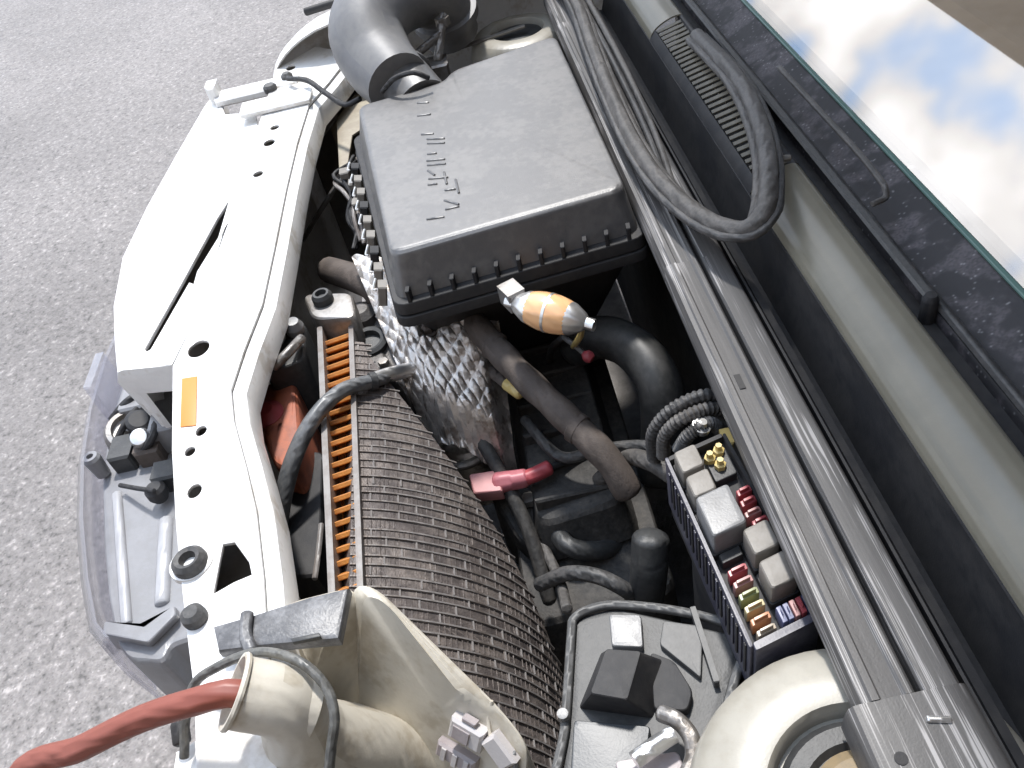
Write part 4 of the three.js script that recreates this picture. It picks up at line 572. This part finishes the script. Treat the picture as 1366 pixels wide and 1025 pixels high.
// ---------------------------------------------------------------- fuse box
{
  const fb = thing('fuse_box', 'open fuse box with grey relays and coloured blade fuses by the firewall', 'fuse box');
  const y = 0.80, O = V([0.141, 0.85, -0.383]), U = V([0.215, 0.85, -0.403]).sub(O), W = V([0.124, 0.85, -0.624]).sub(O); U.y = W.y = 0; const ul = U.length(), wl = W.length(), uu = U.clone().normalize(), ww = W.clone().normalize();
  const at = (u, w, yy) => { const p = O.clone().addScaledVector(uu, u * ul).addScaledVector(ww, w * wl); return [p.x, yy > 0.6 ? yy + 0.05 : yy, p.z]; };
  const blk = (name, u0, u1, w0, w1, y0, y1, m, r = 0.003, bev = 0.002, parent = fb) => mesh(name, solid([at(u0, w0, y0), at(u0, w1, y0), at(u1, w1, y0), at(u1, w0, y0)], [at(u0, w0, y1), at(u0, w1, y1), at(u1, w1, y1), at(u1, w0, y1)], r, bev), m, parent);
  blk('tray', 0, 1, 0, 1.04, 0.70, 0.788, M.blackPlastic, 0.006);
  blk('tray_wall', -0.03, 0.02, 0, 1.04, 0.72, 0.806, M.blackBlue, 0.002); blk('tray_wall', 0.98, 1.03, 0, 1.04, 0.72, 0.803, M.blackPlastic, 0.002);
  blk('tray_wall', 0.025, 0.975, -0.02, 0.015, 0.72, 0.806, M.blackBlue, 0.002); blk('tray_wall', 0.025, 0.975, 1.02, 1.045, 0.72, 0.803, M.blackPlastic, 0.002);
  for (let i = 0; i < 22; i++) blk('side_notch', -0.055, -0.032, 0.03 + i * 0.044, 0.05 + i * 0.044, 0.745, 0.798, i % 2 ? M.blackBlue : M.blackPlastic, 0.001, 0.001);
  for (const [u0, u1, w0, w1, h, m] of [[0.08, 0.45, 0.86, 1.0, 0.822, M.relay], [0.09, 0.46, 0.71, 0.84, 0.822, M.relay], [0.07, 0.60, 0.465, 0.69, 0.83, M.relayGrey], [0.50, 0.90, 0.315, 0.455, 0.824, M.relay], [0.50, 0.91, 0.145, 0.285, 0.824, M.relay]]) { const b = blk('relay', u0, u1, w0, w1, 0.789, h, m, 0.005, 0.004); blk('relay_base', u0 - 0.015, u1 + 0.015, w0 - 0.008, w1 + 0.008, 0.7885, 0.797, M.blackPlastic, 0.003, 0.001, b); }
  const fuse = (u0, u1, w0, w1, c) => { const f = blk('fuse', u0, u1, w0, w1, 0.789, 0.806, fuseMats[c], 0.001, 0.0015); blk('fuse_grip', u0 + 0.04, u1 - 0.04, w0 + (w1 - w0) * 0.3, w1 - (w1 - w0) * 0.3, 0.8062, 0.811, fuseMats[c], 0.0005, 0.0008, f); };
  ['orange', 'yellow', 'green', 'pink', 'red'].forEach((c, i) => fuse(0.12, 0.40, 0.075 + i * 0.060, 0.105 + i * 0.060, c)); fuse(0.13, 0.40, 0.025, 0.05, 'tan');
  fuse(0.72, 0.96, 0.60, 0.635, 'red'); fuse(0.74, 0.97, 0.66, 0.695, 'red'); fuse(0.74, 0.98, 0.48, 0.515, 'red'); fuse(0.70, 0.95, 0.54, 0.57, 'pink');
  for (let i = 0; i < 5; i++) fuse(0.50 + i * 0.095, 0.545 + i * 0.095 + 0.03, 0.03, 0.105, ['blue', 'blue', 'pink', 'red', 'blue'][i]);
  blk('terminal_block', 0.12, 0.45, 0.40, 0.45, 0.789, 0.80, M.slate, 0.002); blk('terminal_block', 0.55, 0.92, 0.80, 0.97, 0.789, 0.80, M.slate, 0.003);
  for (const [u, w] of [[0.62, 0.93], [0.72, 0.87], [0.8, 0.95]]) mesh('terminal_screw', turned(at(u, w, 0.80), [0, 1, 0], [[0.007, -0.003], [0.007, 0.006], [0.004, 0.007], [0.004, 0.014], [0.0001, 0.014]], 6, 0.3), M.gold, fb);
  blk('base', 0.15, 0.85, 0.1, 0.9, 0.3, 0.699, M.blackPlastic, 0.01);
  const cb = thing('cable_bundle', 'loop of black ribbed cables entering the far end of the fuse box', 'cable');
  for (const [k, pts] of [[0, [[0.128, 0.72, -0.749], [0.13, 0.79, -0.736], [0.158, 0.83, -0.731], [0.198, 0.84, -0.732], [0.231, 0.82, -0.732]]], [1, [[0.137, 0.75, -0.725], [0.141, 0.8, -0.717], [0.164, 0.83, -0.711], [0.201, 0.83, -0.717], [0.229, 0.8, -0.723]]], [2, [[0.152, 0.79, -0.696], [0.166, 0.82, -0.691], [0.192, 0.825, -0.698], [0.21, 0.8, -0.703]]]]) { const c = mesh('cable', tube(pts, t => 0.0085 + 0.0012 * Math.sin(t * 170), { seg: 110, n: 10 }), k === 1 ? M.dustRubber : M.rubber, cb); }
  mesh('terminal_ring', turned([0.182, 0.825, -0.695], [0.2, 1, 0.2], [[0.012, -0.004], [0.012, 0.004], [0.007, 0.005], [0.005, 0.012], [0.0001, 0.012]], 20), M.bright, cb);
  mesh('terminal_tab', box([0.208, 0.81, -0.675][0] - 0.006, [0.208, 0.81, -0.675][0] + 0.006, 0.795, 0.822, [0.208, 0.81, -0.675][2] - 0.014, [0.208, 0.81, -0.675][2] + 0.014, 0.002), M.gold, cb);
}
// ---------------------------------------------------------------- battery cover
{
  const b = thing('battery', 'dark grey battery cover with a raised black block and pale square pad', 'battery');
  const o = [[-0.025, 0.78, -0.501], [-0.015, 0.78, -0.508], [0.026, 0.78, -0.51], [0.152, 0.78, -0.444], [0.126, 0.78, -0.392], [0.083, 0.78, -0.328], [0.033, 0.78, -0.275], [-0.077, 0.78, -0.295], [-0.053, 0.78, -0.386]];
  mesh('case', solid(up(o, 0.42), up(o, 0.765), 0.01, 0.006), M.slate, b);
  const oc = o.map(V);
  mesh('rim', tube([...oc, oc[0]].map(p => [p.x, 0.768, p.z]), 0.0055, { seg: 120, n: 8 }), M.slateLight, b);
  mesh('pale_pad', solid(up([[0.017, 0.772, -0.496], [0.012, 0.772, -0.457], [0.045, 0.772, -0.448], [0.052, 0.772, -0.487]], 0.764), up([[0.017, 0.772, -0.496], [0.012, 0.772, -0.457], [0.045, 0.772, -0.448], [0.052, 0.772, -0.487]], 0.776), 0.004, 0.003), M.relayGrey, b);
  mesh('panel', solid(up([[0.074, 0.772, -0.476], [0.063, 0.772, -0.449], [0.095, 0.772, -0.403], [0.114, 0.772, -0.46]], 0.764), up([[0.074, 0.772, -0.476], [0.063, 0.772, -0.449], [0.095, 0.772, -0.403], [0.114, 0.772, -0.46]], 0.773), 0.004, 0.002), M.slateLight, b);
  mesh('rib', box(-0.003, 0.003, -0.006, 0.008, -0.06, 0.03, 0.001), M.slateLight, b).position.set([0.109, 0.77, -0.423][0], 0.77, [0.109, 0.77, -0.423][2]);
  const kb = [[-0.034, 0.77, -0.403], [0.044, 0.77, -0.374], [0.074, 0.77, -0.422], [0.051, 0.77, -0.446], [-0.001, 0.77, -0.46]], kt = [[-0.021, 0.805, -0.398], [0.015, 0.805, -0.384], [0.042, 0.8, -0.428], [0.006, 0.8, -0.44]];
  mesh('terminal_block', solid([[-0.036, 0.766, -0.401], [0.036, 0.766, -0.375], [0.071, 0.766, -0.429], [-0, 0.766, -0.458]], [[-0.021, 0.81, -0.393], [0.015, 0.81, -0.378], [0.041, 0.806, -0.429], [0.005, 0.806, -0.44]], 0.004, 0.003), M.blackPlastic, b);
  mesh('lower_panel', solid(up([[-0.043, 0.772, -0.386], [-0.064, 0.772, -0.302], [0.002, 0.772, -0.29], [0.032, 0.772, -0.364]], 0.764), up([[-0.043, 0.772, -0.386], [-0.064, 0.772, -0.302], [0.002, 0.772, -0.29], [0.032, 0.772, -0.364]], 0.775), 0.004, 0.003), M.bluePlastic, b);
  mesh('clip', turned([-0.053, 0.775, -0.392], [0, 1, 0], [[0.006, -0.006], [0.006, 0.006], [0.0001, 0.007]], 12), M.relayGrey, b);
  mesh('shadow_wedge', solid(up([[0.051, 0.772, -0.441], [0.039, 0.772, -0.378], [0.072, 0.772, -0.37], [0.083, 0.772, -0.389], [0.073, 0.772, -0.425]], 0.764), up([[0.051, 0.772, -0.441], [0.039, 0.772, -0.378], [0.072, 0.772, -0.37], [0.083, 0.772, -0.389], [0.073, 0.772, -0.425]], 0.778), 0.006, 0.003), M.blackPlastic, b);  // flat black piece standing in for the shadow beside the block
  mesh('foot', box(-0.03, 0.07, 0.19, 0.425, -0.42, -0.34, 0.01), M.slate, b);
  const cl = thing('battery_clamp', 'grey metal clamp hook with a bright steel rod on the battery cover', 'clamp');
  mesh('hook', tube([[0.044, 0.8, -0.363], [0.058, 0.803, -0.351], [0.066, 0.803, -0.332], [0.063, 0.8, -0.315], [0.048, 0.798, -0.296]], 0.0085, { seg: 26, n: 12 }), M.greyMetal, cl);
  mesh('rod', tube([[0.008, 0.812, -0.319], [0.029, 0.812, -0.328], [0.05, 0.812, -0.336]], 0.0085, { seg: 8, n: 16, round: false }), M.bright, cl);
  mesh('plate', solid(up([[-0.011, 0.79, -0.329], [-0.006, 0.79, -0.285], [0.055, 0.79, -0.287], [0.051, 0.79, -0.327]], 0.7765), up([[-0.011, 0.79, -0.329], [-0.006, 0.79, -0.285], [0.055, 0.79, -0.287], [0.051, 0.79, -0.327]], 0.795), 0.005, 0.003), M.pinkGrey, cl);
}
// ---------------------------------------------------------------- washer tank with its neck, cable and hose
{
  const t = thing('washer_tank', 'cream plastic washer tank with a wide open filler neck', 'tank');
  const w0 = [[-0.249, 0.88, -0.537], [-0.223, 0.88, -0.528], [-0.118, 0.808, -0.408], [-0.095, 0.785, -0.375], [-0.096, 0.77, -0.359], [-0.119, 0.712, -0.334], [-0.347, 0.615, -0.419]];
  mesh('tank_body', solid(up(w0, 0.44), w0, 0.022, 0.010, 0.6), M.tank, t);
  const bt = [[-0.366, 0.855, -0.479], [-0.336, 0.865, -0.543], [-0.252, 0.879, -0.536], [-0.242, 0.87, -0.526], [-0.272, 0.79, -0.479], [-0.326, 0.65, -0.411], [-0.363, 0.8, -0.364]];
  mesh('tank_shoulder', solid(up(bt, 0.44), bt, 0.025, 0.012, 0.9), M.tank, t);
  mesh('seam', tube([[-0.121, 0.806, -0.408], [-0.129, 0.789, -0.398], [-0.131, 0.778, -0.383]], 0.002, { seg: 16, n: 6 }), M.tank, t);
  // flat lettered label moulded on the body
  const lab = [[-0.184, 0.785, -0.387], [-0.143, 0.8, -0.408], [-0.104, 0.77, -0.369], [-0.11, 0.765, -0.342], [-0.147, 0.775, -0.339]];
  const ll = thing('tank_fitting', 'clear plastic fitting and tangled tags on the washer tank', 'fitting');
  const put = (o, p) => { o.position.set(...p); o.up.set(0.3, 0, -1); o.lookAt(p[0] - 0.48, p[1] + 0.50, p[2] + 0.71); return o; };
  const blk = put(mesh('connector', box(-0.020, 0.020, -0.013, 0.013, -0.008, 0.014, 0.003), M.clearish, ll), [-0.151, 0.772, -0.4]); blk.rotateZ(-0.7);
  mesh('latch', box(-0.008, 0.008, 0.014, 0.019, 0.002, 0.012, 0.001), M.pinkGrey, blk); mesh('window', box(-0.014, 0.006, -0.008, 0.008, 0.0145, 0.0165, 0.0006), M.pinkGrey, blk);
  const bk2 = put(mesh('connector', box(-0.024, 0.024, -0.010, 0.010, -0.008, 0.010, 0.003), M.pinkGrey, ll), [-0.173, 0.737, -0.392]); bk2.rotateZ(-0.7);
  for (let k = 0; k < 3; k++) mesh('ridge', box(-0.016 + k * 0.014, -0.010 + k * 0.014, -0.008, 0.008, 0.0105, 0.0125, 0.0005), M.clearish, bk2);
  const bk3 = put(mesh('clear_sleeve', box(-0.012, 0.012, -0.018, 0.018, -0.006, 0.009, 0.003), M.clearish, ll), [-0.122, 0.771, -0.373]); bk3.rotateZ(0.3);
  for (const [a, b] of [[[-0.119, 0.774, -0.369], [-0.123, 0.74, -0.354]], [[-0.11, 0.773, -0.366], [-0.112, 0.748, -0.353]]]) mesh('tag', tube([a, b], 0.0035, { seg: 4, n: 6 }), M.relayGrey, ll);
  // filler neck
  const c0 = V([-0.326, 0.955, -0.39]), ax = new THREE.Vector3(-0.72, 0.60, -0.10).normalize();
  const root = V([-0.294, 0.86, -0.382]);
  const path = [[root.x + 0.045, 0.68, root.z - 0.03], root.toArray(), c0.clone().addScaledVector(ax, -0.045).toArray(), c0.toArray()];
  const cv = new THREE.CatmullRomCurve3(path.map(V), false, 'centripetal'), rings = []; let ref = new THREE.Vector3(0, 0, 1);
  const rad = u => 0.050 - 0.018 * smooth(0.35, 0.9, u);
  for (let i = 0; i <= 30; i++) { const u = i / 30; rings.push(ringAt(cv.getPointAt(u), cv.getTangentAt(u), rad(u), 36, ref)); }
  const d = cv.getTangentAt(1);
  for (const [r, h] of [[0.0345, 0.0005], [0.0352, 0.003], [0.034, 0.0055], [0.0305, 0.0055], [0.0285, 0.002], [0.028, -0.03], [0.028, -0.07]]) rings.push(ringAt(c0.clone().addScaledVector(d, h), d, r, 36, ref));
  mesh('filler_neck', loft(rings, { crease: 0.7, cap0: true, cap1: true }), M.tank, t);
  // dark cover strap across the tank and support
  const sp = [[-0.389, 0.9, -0.501], [-0.379, 0.9, -0.47], [-0.335, 0.905, -0.466], [-0.252, 0.905, -0.455], [-0.243, 0.91, -0.513], [-0.285, 0.91, -0.512], [-0.343, 0.905, -0.505]];
  const s = thing('tank_strap', 'dark grey flat strap lying across the washer tank and support', 'strap');
  mesh('band', sheet(sp, 0.905, 0.018, [], 0.005), M.strap, s);
  mesh('fold', tube([[-0.35, 0.908, -0.503], [-0.349, 0.908, -0.479], [-0.341, 0.908, -0.46]], 0.007, { seg: 8, n: 8 }), M.strap, s);
  mesh('tongue', sheet([[-0.299, 0.902, -0.462], [-0.297, 0.902, -0.457], [-0.268, 0.902, -0.457], [-0.27, 0.902, -0.462]], 0.912, 0.006, [], 0.001), M.slate, s);
  const w = thing('washer_cable', 'thin dark grey cable looped around the filler neck', 'cable');
  mesh('cable', tube([[-0.421, 0.86, -0.389], [-0.415, 0.88, -0.417], [-0.401, 0.9, -0.44], [-0.366, 0.925, -0.439], [-0.321, 0.945, -0.433], [-0.289, 0.955, -0.419], [-0.263, 0.955, -0.401], [-0.247, 0.945, -0.381], [-0.243, 0.935, -0.36], [-0.252, 0.915, -0.34], [-0.267, 0.88, -0.317]], 0.0048, { seg: 90, n: 10 }), M.cableGrey, w);
  mesh('plug', tube([[-0.432, 0.86, -0.425], [-0.429, 0.855, -0.408]], 0.009, { seg: 5, n: 10 }), M.blackPlastic, w);
  const h = thing('rubber_hose', 'red brown rubber hose stuck into the washer tank filler neck', 'hose');
  const hp = c0.clone().addScaledVector(d, -0.055);
  mesh('hose', tube([hp.toArray(), c0.clone().addScaledVector(d, 0.006).add(new THREE.Vector3(0, 0, 0.002)).toArray(), [-0.365, 0.955, -0.39], [-0.427, 0.935, -0.396], [-0.505, 0.9, -0.399], [-0.605, 0.85, -0.404], [-0.60, 0.70, -0.20], [-0.68, 0.40, -0.12], [-0.74, 0.10, -0.02], [-0.82, 0.0135, 0.10], [-1.1, 0.0135, 0.3]], 0.0125, { seg: 110, n: 18 }), M.hose, h);
}
renderer.render(scene, camera);
